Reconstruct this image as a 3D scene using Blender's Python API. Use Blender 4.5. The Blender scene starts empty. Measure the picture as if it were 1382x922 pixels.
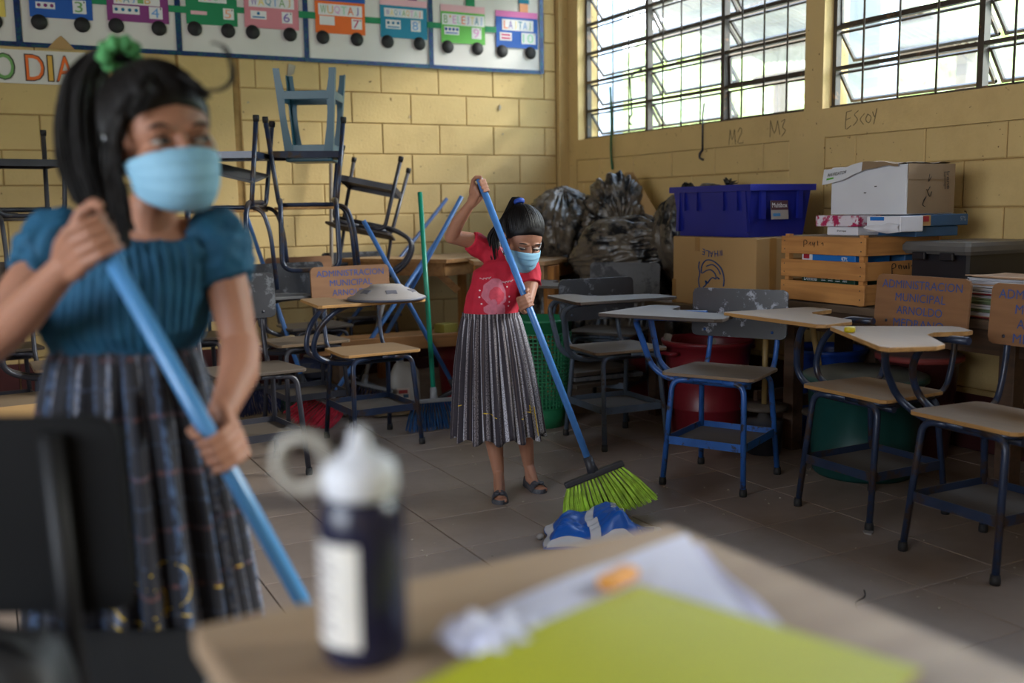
import bpy, bmesh, math, random
from mathutils import Vector, Matrix, noise
random.seed(7)
R = math.radians
sc = bpy.context.scene
col = sc.collection

# ---------------------------------------------------------------- camera
cam_d = bpy.data.cameras.new('camera')
cam = bpy.data.objects.new('camera', cam_d)
col.objects.link(cam)
CR = Vector((0.88497234, -0.46536442, -0.01612181))
CU = Vector((0.0759318, 0.11006538, 0.99101966))
CF = Vector((0.45941084, 0.87824915, -0.13274077))
m = Matrix.Identity(4)
for i in range(3):
    m[i][0] = CR[i]; m[i][1] = CU[i]; m[i][2] = -CF[i]
m[2][3] = 1.105
cam.matrix_world = m
cam_d.sensor_width = 36.0
cam_d.lens = 36.0 * 1350.2 / 1382
cam_d.clip_start = 0.02
cam_d.clip_end = 400
cam_d.dof.use_dof = True
cam_d.dof.focus_distance = 3.85
cam_d.dof.aperture_fstop = 1.9
sc.camera = cam

# ---------------------------------------------------------------- world, lights, exposure
w = bpy.data.worlds.new('sky'); sc.world = w
w.use_nodes = True
wn, wl = w.node_tree.nodes, w.node_tree.links
bg = wn['Background']
tc = wn.new('ShaderNodeTexCoord'); sx = wn.new('ShaderNodeSeparateXYZ'); cr = wn.new('ShaderNodeValToRGB')
wl.new(tc.outputs['Generated'], sx.inputs[0]); wl.new(sx.outputs['Z'], cr.inputs['Fac'])
cr.color_ramp.elements[0].position = 0.0; cr.color_ramp.elements[0].color = (0.94, 0.97, 1.0, 1)
cr.color_ramp.elements[1].position = 0.6; cr.color_ramp.elements[1].color = (0.60, 0.76, 1.0, 1)
wl.new(cr.outputs['Color'], bg.inputs['Color'])
bg.inputs['Strength'].default_value = 5.5

sun_d = bpy.data.lights.new('sun', 'SUN'); sun_d.energy = 3.4; sun_d.angle = R(13); sun_d.color = (1, .95, .85)
sun = bpy.data.objects.new('sun', sun_d); col.objects.link(sun)
sun.rotation_euler = Vector((-.78, .34, -.43)).to_track_quat('-Z', 'Y').to_euler()      # hazy sun beyond the window wall

def portal(name, loc, rot, sx_, sy_):
    d = bpy.data.lights.new(name, 'AREA'); d.shape = 'RECTANGLE'; d.size = sx_; d.size_y = sy_
    d.cycles.is_portal = True
    o = bpy.data.objects.new(name, d); col.objects.link(o); o.location = loc; o.rotation_euler = rot
# sampling portals in the window openings (they give no light of their own)
portal('daylight_portal', (3.95, 5.1, 2.16), (0, R(90), 0), 1.2, 2.3)
portal('daylight_portal.001', (3.95, 2.73, 2.16), (0, R(90), 0), 1.2, 2.3)
portal('daylight_portal.002', (3.95, 0.2, 2.16), (0, R(90), 0), 1.2, 2.3)
portal('daylight_portal.003', (-3.3, .1, 1.85), (0, R(-90), 0), 1.7, 3.2)
sc.view_settings.view_transform = 'Standard'
sc.view_settings.look = 'None'
sc.view_settings.gamma = 1
sc.view_settings.use_curve_mapping = False
sc.view_settings.exposure = 1.28

# ---------------------------------------------------------------- helpers
def lin(c):
    return tuple(((v / 255) / 12.92 if v / 255 <= .04045 else ((v / 255 + .055) / 1.055) ** 2.4) for v in c)

def mat(name, rgb, rough=.6, metal=0.0, var=.12, scale=8.0, bump=0.0, bscale=40.0, second=None, amount=.5, sscale=6.0, dust=None, spec=.5):
    """colour with noise variation; second = patches of another colour (wear); dust = colour lying on upward faces"""
    mt = bpy.data.materials.new(name); mt.use_nodes = True
    n, l = mt.node_tree.nodes, mt.node_tree.links
    b = n['Principled BSDF']
    b.inputs['Roughness'].default_value = rough; b.inputs['Metallic'].default_value = metal
    b.inputs['Specular IOR Level'].default_value = spec
    c = lin(rgb)
    co = n.new('ShaderNodeTexCoord')
    nz = n.new('ShaderNodeTexNoise'); nz.inputs['Scale'].default_value = scale; nz.inputs['Detail'].default_value = 5
    l.new(co.outputs['Object'], nz.inputs['Vector'])
    rp = n.new('ShaderNodeValToRGB')
    rp.color_ramp.elements[0].position = .3; rp.color_ramp.elements[1].position = .72
    rp.color_ramp.elements[0].color = (*[v * (1 - var) for v in c], 1)
    rp.color_ramp.elements[1].color = (*[min(1, v * (1 + var)) for v in c], 1)
    l.new(nz.outputs['Fac'], rp.inputs['Fac'])
    out = rp.outputs['Color']
    def mix(fac, a, rgb2):
        mx = n.new('ShaderNodeMixRGB'); l.new(fac, mx.inputs['Fac']); l.new(a, mx.inputs['Color1'])
        mx.inputs['Color2'].default_value = (*lin(rgb2), 1); return mx.outputs['Color']
    if second:
        n2 = n.new('ShaderNodeTexNoise'); n2.inputs['Scale'].default_value = sscale; n2.inputs['Detail'].default_value = 6
        n2.inputs['Roughness'].default_value = .7
        l.new(co.outputs['Object'], n2.inputs['Vector'])
        r2 = n.new('ShaderNodeValToRGB'); th_ = .5 + (.5 - amount) * .55; r2.color_ramp.elements[0].position = th_ - .025
        r2.color_ramp.elements[1].position = th_ + .035
        l.new(n2.outputs['Fac'], r2.inputs['Fac']); out = mix(r2.outputs['Color'], out, second)
    if dust:
        g = n.new('ShaderNodeNewGeometry'); s = n.new('ShaderNodeSeparateXYZ'); l.new(g.outputs['Normal'], s.inputs[0])
        md = n.new('ShaderNodeMapRange'); md.inputs['From Min'].default_value = .55; md.inputs['From Max'].default_value = .95
        md.inputs['To Max'].default_value = .75
        l.new(s.outputs['Z'], md.inputs['Value']); out = mix(md.outputs['Result'], out, dust)
    l.new(out, b.inputs['Base Color'])
    if bump:
        nb = n.new('ShaderNodeTexNoise'); nb.inputs['Scale'].default_value = bscale; nb.inputs['Detail'].default_value = 4
        l.new(co.outputs['Object'], nb.inputs['Vector'])
        bp = n.new('ShaderNodeBump'); bp.inputs['Strength'].default_value = bump; bp.inputs['Distance'].default_value = .01
        l.new(nb.outputs['Fac'], bp.inputs['Height']); l.new(bp.outputs['Normal'], b.inputs['Normal'])
    return mt

def wood(name, rgb, dark, rough=.6, axis=0, rings=7.0, dust=None, bump=.15):
    mt = mat(name, rgb, rough, var=.1, scale=5, dust=dust)
    n, l = mt.node_tree.nodes, mt.node_tree.links
    b = n['Principled BSDF']
    co = n.new('ShaderNodeTexCoord'); mp = n.new('ShaderNodeMapping')
    s = [rings * 3] * 3; s[axis] = rings * .22
    mp.inputs['Scale'].default_value = s
    nz = n.new('ShaderNodeTexNoise'); nz.inputs['Scale'].default_value = 2.2; nz.inputs['Detail'].default_value = 6; nz.inputs['Distortion'].default_value = .8
    l.new(co.outputs['Object'], mp.inputs[0]); l.new(mp.outputs[0], nz.inputs['Vector'])
    rp = n.new('ShaderNodeValToRGB'); rp.color_ramp.elements[0].position = .42; rp.color_ramp.elements[1].position = .68
    rp.color_ramp.elements[0].color = (0, 0, 0, 1); rp.color_ramp.elements[1].color = (.75, .75, .75, 1)
    l.new(nz.outputs['Fac'], rp.inputs['Fac'])
    mx = n.new('ShaderNodeMixRGB'); l.new(rp.outputs['Color'], mx.inputs['Fac'])
    first = [x for x in n if x.type == 'VALTORGB'][0]
    first_mix = [x for x in n if x.type == 'MIX_RGB' and x != mx]
    l.new(first.outputs['Color'], mx.inputs['Color1']); mx.inputs['Color2'].default_value = (*lin(dark), 1)
    if first_mix: l.new(mx.outputs['Color'], first_mix[0].inputs['Color1'])
    else: l.new(mx.outputs['Color'], b.inputs['Base Color'])
    bp = n.new('ShaderNodeBump'); bp.inputs['Strength'].default_value = bump; bp.inputs['Distance'].default_value = .004
    l.new(nz.outputs['Fac'], bp.inputs['Height']); l.new(bp.outputs['Normal'], b.inputs['Normal'])
    return mt

class MB:
    """collects shapes, then links them as ONE mesh object"""
    def __init__(s): s.v = []; s.f = []; s.sm = []; s.uv = {}
    def add(s, vs, fs, smooth=False, M=None):
        o = len(s.v)
        s.v += [tuple(M @ Vector(v)) if M else tuple(v) for v in vs]
        s.f += [tuple(i + o for i in f) for f in fs]; s.sm += [smooth] * len(fs)
        return s
    def box(s, c, d, M=None, bev=0.0):
        hx, hy, hz = d[0] / 2, d[1] / 2, d[2] / 2
        if bev <= 0:
            vs = [(c[0] + a * hx, c[1] + b * hy, c[2] + e * hz) for a in (-1, 1) for b in (-1, 1) for e in (-1, 1)]
            fs = [(0, 1, 3, 2), (4, 6, 7, 5), (0, 4, 5, 1), (2, 3, 7, 6), (0, 2, 6, 4), (1, 5, 7, 3)]
            return s.add(vs, fs, False, M)
        bm = bmesh.new(); bmesh.ops.create_cube(bm, size=1)
        for v in bm.verts: v.co = Vector((v.co.x * d[0], v.co.y * d[1], v.co.z * d[2])) + Vector(c)
        bmesh.ops.bevel(bm, geom=list(bm.edges), offset=bev, segments=1 if bev < .004 else 2, affect='EDGES', profile=.6)
        bm.verts.index_update()
        s.add([v.co[:] for v in bm.verts], [[v.index for v in f.verts] for f in bm.faces], False, M); bm.free(); return s
    def prism(s, poly, z0, z1, M=None, bev=0.0):
        n = len(poly)
        if bev:
            cx = sum(p[0] for p in poly) / n; cy = sum(p[1] for p in poly) / n
            ins = [((p[0] - cx) * (1 - bev / max(.02, math.hypot(p[0] - cx, p[1] - cy))) + cx, (p[1] - cy) * (1 - bev / max(.02, math.hypot(p[0] - cx, p[1] - cy))) + cy) for p in poly]
            vs = [(*p, z0) for p in ins] + [(*p, z0 + bev) for p in poly] + [(*p, z1 - bev) for p in poly] + [(*p, z1) for p in ins]; L = 4
        else:
            vs = [(*p, z0) for p in poly] + [(*p, z1) for p in poly]; L = 2
        fs = [tuple(reversed(range(n))), tuple(range((L - 1) * n, L * n))]
        for k in range(L - 1):
            for i in range(n):
                j = (i + 1) % n; fs.append((k * n + i, k * n + j, (k + 1) * n + j, (k + 1) * n + i))
        return s.add(vs, fs, False, M)
    def tube(s, pts, r, n=8, cap=True, M=None, round_=False, flat=1.0, up=None):
        pts = [Vector(p) for p in pts]
        rr = list(r) if isinstance(r, (list, tuple)) else [r] * len(pts)
        if round_:
            d0 = (pts[0] - pts[1]).normalized(); d1 = (pts[-1] - pts[-2]).normalized()
            a, b, ra, rb = pts[0], pts[-1], rr[0], rr[-1]
            st = [(math.cos(t), math.sin(t)) for t in (R(80), R(55), R(28))]
            pts = [a + d0 * ra * y for x, y in st] + pts + [b + d1 * rb * y for x, y in reversed(st)]
            rr = [ra * x for x, y in st] + rr + [rb * x for x, y in reversed(st)]
        T = []
        for i in range(len(pts)):
            t = pts[min(i + 1, len(pts) - 1)] - pts[max(i - 1, 0)]
            T.append(t.normalized() if t.length > 1e-9 else Vector((0, 0, 1)))
        u = Vector(up) if up else (Vector((0, 0, 1)) if abs(T[0].z) < .9 else Vector((1, 0, 0)))
        u = (u - T[0] * u.dot(T[0])).normalized()
        vs = []
        for i, p in enumerate(pts):
            u = (u - T[i] * u.dot(T[i]))
            u = u.normalized() if u.length > 1e-6 else T[i].orthogonal().normalized()
            w_ = T[i].cross(u)
            for k in range(n):
                a = 2 * math.pi * k / n
                vs.append(p + (u * math.cos(a) * flat + w_ * math.sin(a)) * rr[i])
        fs = []
        for i in range(len(pts) - 1):
            for k in range(n):
                j = (k + 1) % n; fs.append((i * n + k, i * n + j, (i + 1) * n + j, (i + 1) * n + k))
        s.add(vs, fs, True, M)
        if cap:
            o = len(s.v) - len(vs)
            s.f += [tuple(o + k for k in reversed(range(n))), tuple(o + (len(pts) - 1) * n + k for k in range(n))]; s.sm += [False, False]
        return s
    def lathe(s, prof, n=24, M=None, smooth=True, cap=True):
        vs = []; fs = []
        for r_, z in prof:
            for k in range(n):
                a = 2 * math.pi * k / n; vs.append((r_ * math.cos(a), r_ * math.sin(a), z))
        for i in range(len(prof) - 1):
            for k in range(n):
                j = (k + 1) % n; fs.append((i * n + k, i * n + j, (i + 1) * n + j, (i + 1) * n + k))
        s.add(vs, fs, smooth, M)
        if cap:
            o = len(s.v) - len(vs)
            if prof[0][0] > 1e-5: s.f.append(tuple(o + k for k in reversed(range(n)))); s.sm.append(False)
            if prof[-1][0] > 1e-5: s.f.append(tuple(o + (len(prof) - 1) * n + k for k in range(n))); s.sm.append(False)
        return s
    def ball(s, c, r, n=16, rings=10, M=None, fn=None):
        r = (r, r, r) if not isinstance(r, (tuple, list)) else r
        vs = []; fs = []
        for i in range(rings + 1):
            ph = math.pi * i / rings
            for k in range(n):
                a = 2 * math.pi * k / n
                d = Vector((math.sin(ph) * math.cos(a), math.sin(ph) * math.sin(a), math.cos(ph)))
                if fn: d = d * fn(d)
                vs.append((c[0] + d.x * r[0], c[1] + d.y * r[1], c[2] + d.z * r[2]))
        for i in range(rings):
            for k in range(n):
                j = (k + 1) % n; fs.append((i * n + k, (i + 1) * n + k, (i + 1) * n + j, i * n + j))
        return s.add(vs, fs, True, M)
    def grid(s, nu, nv, fn, smooth=True, closed=False, uv=True, M=None):
        o = len(s.v); vs = []; fs = []
        for j in range(nv + 1):
            for i in range(nu + (0 if closed else 1)): vs.append(fn(i / nu, j / nv))
        W_ = nu + (0 if closed else 1)
        base = len(s.f)
        for j in range(nv):
            for i in range(nu):
                i2 = (i + 1) % W_ if closed else i + 1
                fs.append((j * W_ + i, j * W_ + i2, (j + 1) * W_ + i2, (j + 1) * W_ + i))
                s.uv[base + len(fs) - 1] = [(i / nu, j / nv), ((i + 1) / nu, j / nv), ((i + 1) / nu, (j + 1) / nv), (i / nu, (j + 1) / nv)]
        return s.add(vs, fs, smooth, M)
    def mesh(s, name, material):
        me = bpy.data.meshes.new(name); me.from_pydata(s.v, [], s.f); me.update()
        me.polygons.foreach_set('use_smooth', s.sm)
        if s.uv:
            ul = me.uv_layers.new(name='UVMap')
            for fi, cs in s.uv.items():
                p = me.polygons[fi]
                for k, li in enumerate(p.loop_indices): ul.data[li].uv = cs[k]
        if material: me.materials.append(material)
        return me
    def build(s, name, material, parent=None, loc=None, rot=None, fixn=False):
        me = s.mesh(name, material)
        if fixn:
            bm = bmesh.new(); bm.from_mesh(me); bmesh.ops.recalc_face_normals(bm, faces=bm.faces); bm.to_mesh(me); bm.free()
        return link(name, me, parent, loc, rot)

def link(name, me, parent=None, loc=None, rot=None, scale=None):
    o = bpy.data.objects.new(name, me); col.objects.link(o)
    if parent: o.parent = parent
    if loc: o.location = loc
    if rot: o.rotation_euler = rot
    if scale: o.scale = scale
    return o

def empty(name, loc=(0, 0, 0), rz=0, rx=0, ry=0):
    o = bpy.data.objects.new(name, None); col.objects.link(o); o.location = loc; o.rotation_euler = (rx, ry, rz); o.empty_display_size = .05
    return o

def tag(o, label=None, cat=None, group=None, kind=None):
    if label: o['label'] = label
    if cat: o['category'] = cat
    if group: o['group'] = group
    if kind: o['kind'] = kind
    return o

def bez(pts, k=6):
    """Catmull-Rom through the points"""
    P = [Vector(p) for p in pts]; out = []
    for i in range(len(P) - 1):
        a, b, c, d = P[max(i - 1, 0)], P[i], P[i + 1], P[min(i + 2, len(P) - 1)]
        for j in range(k):
            t = j / k
            out.append(.5 * ((2 * b) + (c - a) * t + (2 * a - 5 * b + 4 * c - d) * t * t + (3 * b - a - 3 * c + d) * t ** 3))
    out.append(P[-1]); return out

def fillet(pts, r, k=5):
    """polyline with rounded corners"""
    P = [Vector(p) for p in pts]; out = [P[0]]
    for i in range(1, len(P) - 1):
        a, b, c = P[i - 1], P[i], P[i + 1]
        u, v = (a - b), (c - b); q = min(r, u.length * .49, v.length * .49)
        s, e = b + u.normalized() * q, b + v.normalized() * q
        for j in range(k + 1):
            t = j / k; out.append(s * (1 - t) ** 2 + b * 2 * t * (1 - t) + e * t * t)
    out.append(P[-1]); return out

def lettering(name, text, width, height, M, material, parent=None, extrude=.0006, align='CENTER', shear=0.0):
    cu = bpy.data.curves.new('letters', 'FONT'); cu.body = text; cu.align_x = align; cu.align_y = 'CENTER'; cu.size = 1; cu.shear = shear
    cu.resolution_u = 3
    t = bpy.data.objects.new('letters', cu); col.objects.link(t)
    dg = bpy.context.evaluated_depsgraph_get(); dg.update()
    me = bpy.data.meshes.new_from_object(t.evaluated_get(dg))
    bpy.data.objects.remove(t); bpy.data.curves.remove(cu)
    xs = [v.co.x for v in me.vertices]; ys = [v.co.y for v in me.vertices]
    if not xs: return None
    w0, h0 = max(xs) - min(xs), max(ys) - min(ys); cx, cy = (max(xs) + min(xs)) / 2, (max(ys) + min(ys)) / 2
    for v in me.vertices:
        v.co = M @ Vector(((v.co.x - cx) / w0 * width, (v.co.y - cy) / h0 * height, extrude))
    me.materials.clear(); me.materials.append(material); me.name = name
    o = link(name, me, parent); return o

def frame_M(o, xdir, ydir):
    """matrix whose x axis runs along the text, y up the text, z out of the surface"""
    x = Vector(xdir).normalized(); y = Vector(ydir); y = (y - x * y.dot(x)).normalized(); z = x.cross(y)
    M = Matrix.Identity(4)
    for i in range(3): M[i][0] = x[i]; M[i][1] = y[i]; M[i][2] = z[i]; M[i][3] = o[i]
    return M

def solidify(mb, name, material, voxel=.005, smooth=4, parent=None, fac=.5):
    """unites the collected shapes into one continuous skin"""
    tmp = mb.build('tmp_skin', material)
    md = tmp.modifiers.new('r', 'REMESH'); md.mode = 'VOXEL'; md.voxel_size = voxel; md.use_smooth_shade = True
    ms = tmp.modifiers.new('s', 'SMOOTH'); ms.iterations = smooth; ms.factor = fac
    dg = bpy.context.evaluated_depsgraph_get(); dg.update()
    me = bpy.data.meshes.new_from_object(tmp.evaluated_get(dg))
    old = tmp.data; bpy.data.objects.remove(tmp); bpy.data.meshes.remove(old)
    me.name = name; me.polygons.foreach_set('use_smooth', [True] * len(me.polygons))
    if not me.materials: me.materials.append(material)
    return link(name, me, parent)

# ---------------------------------------------------------------- room materials
def wall_mat():
    mt = mat('painted_block', (202, 174, 118), .75, var=.07, scale=2.2, bump=.16, bscale=70)
    n, l = mt.node_tree.nodes, mt.node_tree.links; b = n['Principled BSDF']
    src = b.inputs['Base Color'].links[0].from_socket
    g = n.new('ShaderNodeNewGeometry'); s = n.new('ShaderNodeSeparateXYZ'); l.new(g.outputs['Position'], s.inputs[0])
    # grime and scuffs with a shape of their own
    d = n.new('ShaderNodeTexNoise'); d.inputs['Scale'].default_value = 1.7; d.inputs['Detail'].default_value = 9; d.inputs['Roughness'].default_value = .75
    l.new(g.outputs['Position'], d.inputs['Vector'])
    r = n.new('ShaderNodeValToRGB'); r.color_ramp.elements[0].position = .52; r.color_ramp.elements[1].position = .8
    r.color_ramp.elements[1].color = (.45, .45, .45, 1)
    l.new(d.outputs['Fac'], r.inputs['Fac'])
    m1 = n.new('ShaderNodeMixRGB'); l.new(r.outputs['Color'], m1.inputs['Fac']); l.new(src, m1.inputs['Color1']); m1.inputs['Color2'].default_value = (*lin((152, 122, 74)), 1)
    # pits in the block faces
    v = n.new('ShaderNodeTexNoise'); v.inputs['Scale'].default_value = 42; v.inputs['Detail'].default_value = 2
    l.new(g.outputs['Position'], v.inputs['Vector'])
    r3 = n.new('ShaderNodeValToRGB'); r3.color_ramp.elements[0].position = .72; r3.color_ramp.elements[1].position = .77
    l.new(v.outputs['Fac'], r3.inputs['Fac'])
    m3 = n.new('ShaderNodeMixRGB'); l.new(r3.outputs['Color'], m3.inputs['Fac']); l.new(m1.outputs['Color'], m3.inputs['Color1']); m3.inputs['Color2'].default_value = (*lin((92, 66, 34)), 1)
    # maroon skirting paint up to 25 cm
    mr = n.new('ShaderNodeMath'); mr.operation = 'LESS_THAN'; mr.inputs[1].default_value = .254; l.new(s.outputs['Z'], mr.inputs[0])
    m2 = n.new('ShaderNodeMixRGB'); l.new(mr.outputs[0], m2.inputs['Fac']); l.new(m3.outputs['Color'], m2.inputs['Color1']); m2.inputs['Color2'].default_value = (*lin((72, 24, 24)), 1)
    l.new(m2.outputs['Color'], b.inputs['Base Color'])
    return mt
M_WALL = wall_mat()
M_JOINT = mat('mortar_joint', (150, 120, 72), .9, var=.2, scale=20)
def tile_mat():
    mt = mat('floor_tile', (146, 129, 117), .42, var=.12, scale=1.4, spec=.35)
    n, l = mt.node_tree.nodes, mt.node_tree.links; b = n['Principled BSDF']
    src = b.inputs['Base Color'].links[0].from_socket
    g = n.new('ShaderNodeNewGeometry')
    d = n.new('ShaderNodeTexNoise'); d.inputs['Scale'].default_value = 2.3; d.inputs['Detail'].default_value = 8; d.inputs['Roughness'].default_value = .7
    l.new(g.outputs['Position'], d.inputs['Vector'])
    r = n.new('ShaderNodeValToRGB'); r.color_ramp.elements[0].position = .45; r.color_ramp.elements[1].position = .75; r.color_ramp.elements[1].color = (.5, .5, .5, 1)
    l.new(d.outputs['Fac'], r.inputs['Fac'])
    m1 = n.new('ShaderNodeMixRGB'); l.new(r.outputs['Color'], m1.inputs['Fac']); l.new(src, m1.inputs['Color1']); m1.inputs['Color2'].default_value = (*lin((116, 102, 92)), 1)
    l.new(m1.outputs['Color'], b.inputs['Base Color'])
    mrn = n.new('ShaderNodeMapRange'); mrn.inputs['To Min'].default_value = .35; mrn.inputs['To Max'].default_value = .62
    l.new(d.outputs['Fac'], mrn.inputs['Value']); l.new(mrn.outputs['Result'], b.inputs['Roughness'])
    return mt
M_TILE = tile_mat()
M_GROUT = mat('grout', (58, 50, 44), .9)
M_PLASTER = mat('ceiling_sheet', (104, 94, 84), .8, var=.1)

def struct(o): o['kind'] = 'structure'; return o

# ---------------------------------------------------------------- floor
fb = MB(); fb.box((0.3, 1.9, -.056), (7.2, 9.2, .1)); floor = struct(fb.build('floor', M_GROUT))
X0, Y0, TS, TY = 1.652, 2.56, .33, .327
def tile_mesh(sx_, sy_):
    t = MB(); g = .0022; c = .0015
    a, b = sx_ / 2 - g, sy_ / 2 - g
    vs = [(x * a, y * b, -.007) for x, y in ((-1, -1), (1, -1), (1, 1), (-1, 1))] + [(x * a, y * b, -c) for x, y in ((-1, -1), (1, -1), (1, 1), (-1, 1))] + [(x * (a - c), y * (b - c), 0) for x, y in ((-1, -1), (1, -1), (1, 1), (-1, 1))]
    fs = [(8, 9, 10, 11)] + [(k * 4 + i, k * 4 + (i + 1) % 4, (k + 1) * 4 + (i + 1) % 4, (k + 1) * 4 + i) for k in (0, 1) for i in range(4)]
    t.add(vs, fs); return t.mesh('tile', M_TILE)
tm = tile_mesh(TS, TY)
for i in range(-4, 7):
    for j in range(-3, 12):
        cx, cy = X0 + (i + .5) * TS, Y0 + (j + .5) * TY
        if cy > 6.45 or cx > 3.9: continue
        o = link('tile', tm, floor, (cx, cy, random.uniform(-.0006, .0004)), (random.uniform(-.001, .001), random.uniform(-.001, .001), 0))
# the tiles past the ones the picture shows, joined
mb = MB()
for i in range(-13, 7):
    for j in range(-14, 12):
        if -4 <= i < 7 and -3 <= j < 12: continue
        cx, cy = X0 + (i + .5) * TS, Y0 + (j + .5) * TY
        if cy > 6.5 or cx > 3.9 or cx < -3.4 or cy < -2.7: continue
        mb.box((cx, cy, -.003), (TS - .004, TY - .004, .006))
o = mb.build('outer_tiles', M_TILE, floor); o['kind'] = 'stuff'

# ---------------------------------------------------------------- walls
ZC = [1.074 + .199 * k for k in range(-5, 9)]      # bed joints
def block_mesh(L, H, name='block'):
    b = MB(); c = .005; d = .014
    a, e = L / 2 - .0022, H / 2 - .0022
    q = ((-1, -1), (1, -1), (1, 1), (-1, 1))
    vs = [(x * a, d, y * e) for x, y in q] + [(x * a, c, y * e) for x, y in q] + [(x * (a - c), 0, y * (e - c)) for x, y in q]
    fs = [(8, 9, 10, 11)] + [(k * 4 + i, k * 4 + (i + 1) % 4, (k + 1) * 4 + (i + 1) % 4, (k + 1) * 4 + i) for k in (0, 1) for i in range(4)]
    return b.add(vs, fs).mesh(name, M_WALL)
BL = .4135
_bm = {}
def blk(L, H):
    k = (round(L, 3), round(H, 3))
    if k not in _bm: _bm[k] = block_mesh(*k)
    return _bm[k]

wb = MB()
wb.box((0.1, 6.46, 1.55), (7.8, .1, 3.2))           # core behind the joints (front at 6.41)
wall_back = struct(wb.build('wall_back', M_JOINT))
def course_back(x0, x1, zlo, zhi, phase):
    x = phase - BL * 30
    while x < x1:
        a, b = max(x, x0), min(x + BL, x1)
        if b - a > .03:
            link('block', blk(b - a, zhi - zlo), wall_back, ((a + b) / 2, 6.4 + random.uniform(-.0015, .0015), (zlo + zhi) / 2), (0, 0, random.uniform(-.002, .002)))
        x += BL
zs = [0.0] + [z for z in ZC if z > .02]
for k in range(len(zs) - 1):
    if zs[k] > 2.75: break
    ph = 2.40 if k % 2 == 0 else 2.40 + BL / 2
    if zs[k] < 2.05:
        course_back(-.6, 1.10, zs[k], zs[k + 1], ph); course_back(1.473, 3.74, zs[k], zs[k + 1], ph)
    else: course_back(3.30, 3.74, zs[k], zs[k + 1], ph)
# the blocks outside the picture, joined
mb = MB()
for k in range(15):
    z0 = zs[k] if k < len(zs) else zs[-1] + .199 * (k - len(zs) + 1)
    if z0 > 3.0: break
    z1 = min(3.07, (zs[k + 1] if k + 1 < len(zs) else z0 + .199)); x = 2.40 + (BL / 2 if k % 2 else 0) - BL * 30
    while x < 3.74:
        a, b = x, min(x + BL, 3.74)
        for lo, hi in (((-3.22, -.6), (-.6, 1.10), (1.473, 3.30), (3.30, 3.74))):
            if lo >= -.6 and z0 < (2.05 if hi < 3.31 else 2.75): continue
            p, q = max(a, lo), min(b, hi)
            if q - p > .03: mb.box(((p + q) / 2, 6.409, (z0 + z1) / 2), (q - p - .005, .012, z1 - z0 - .005))
        x += BL
o = mb.build('outer_blocks', M_WALL, wall_back); o['kind'] = 'stuff'
pl = MB(); pl.box((1.272, 6.42, 1.5), (.315, .05, 3.1), bev=.004)
struct(pl.build('trim_1', M_WALL))
M_CHIP = mat('pale_chip', (158, 150, 134), .8, var=.2)
for x, z, a, b in ((1.80, 1.985, .030, .045), (3.28, 1.80, .010, .022), (3.62, 2.03, .008, .012), (2.60, 1.72, .006, .008), (3.30, 1.62, .006, .006), (1.52, 1.78, .008, .006)):
    MB().prism([(-a, -b), (a * .6, -b * .4), (a, b * .7), (-a * .5, b)], 0, .004, frame_M((x, 6.398, z), (1, 0, 0), (0, 0, 1))).build('paint_chip', M_CHIP, wall_back)

pl = MB(); pl.box((1.452, 6.435, 1.5), (.045, .03, 3.1)); struct(pl.build('trim_2', M_WALL))
pl = MB(); pl.box((3.782, 6.385, 1.5), (.076, .05, 3.1), bev=.004); struct(pl.build('trim_3', M_WALL))

WZ0, WZ1 = 1.577, 2.77
wr = MB()
wr.box((3.922, 1.9, .71), (.16, 9.2, 1.46))                                      # core below the sills, behind the blocks
for y0, y1 in ((6.226, 6.5), (3.86, 3.99), (1.50, 1.62), (-2.7, -.9)):
    wr.box((3.905, (y0 + y1) / 2, (WZ0 + WZ1) / 2), (.17, y1 - y0, WZ1 - WZ0))
wr.box((3.905, 1.9, 1.505), (.17, 9.2, .144))                                    # smooth beam under the sills
wr.box((3.905, 1.9, 2.94), (.17, 9.2, .34))
wr.box((3.83, 3.965, .7165), (.02, .25, 1.433)); wr.box((3.83, 6.33, .7165), (.02, .16, 1.433))
wall_right = struct(wr.build('wall_right', M_WALL))
mj = MB(); mj.box((3.834, 1.9, .715), (.012, 9.1, 1.42)); mj.build('mortar', M_JOINT, wall_right)
zr = [0, .08, .279, .478, .677, .876, 1.074, 1.276, 1.433]
for k in range(len(zr) - 1):
    for y0, y1, ph in ((4.09, 6.25, 4.09), (1.4, 3.84, 3.84 - BL * 8)):
        y = ph - (BL / 2 if k % 2 else 0)
        while y < y1:
            a, b = max(y, y0), min(y + BL, y1)
            if b - a > .03:
                link('block', blk(b - a, zr[k + 1] - zr[k]), wall_right, (3.82 + random.uniform(-.0012, .0012), (a + b) / 2, (zr[k] + zr[k + 1]) / 2), (0, 0, R(-90)))
            y += BL

wl_ = MB()
for y0, y1 in ((-2.7, -1.5), (1.7, 6.5)): wl_.box((-3.3, (y0 + y1) / 2, 1.5), (.16, y1 - y0, 3.2))
wl_.box((-3.3, .1, .5), (.16, 3.2, 1.0)); wl_.box((-3.3, .1, 2.9), (.16, 3.2, .4))
struct(wl_.build('wall_left', M_WALL))
wf = MB(); wf.box((.3, -2.7, 1.5), (7.4, .15, 3.2)); struct(wf.build('wall_front', M_WALL))
ce = MB(); ce.box((.3, 1.9, 3.12), (7.6, 9.5, .1)); struct(ce.build('ceiling', M_PLASTER))

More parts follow.
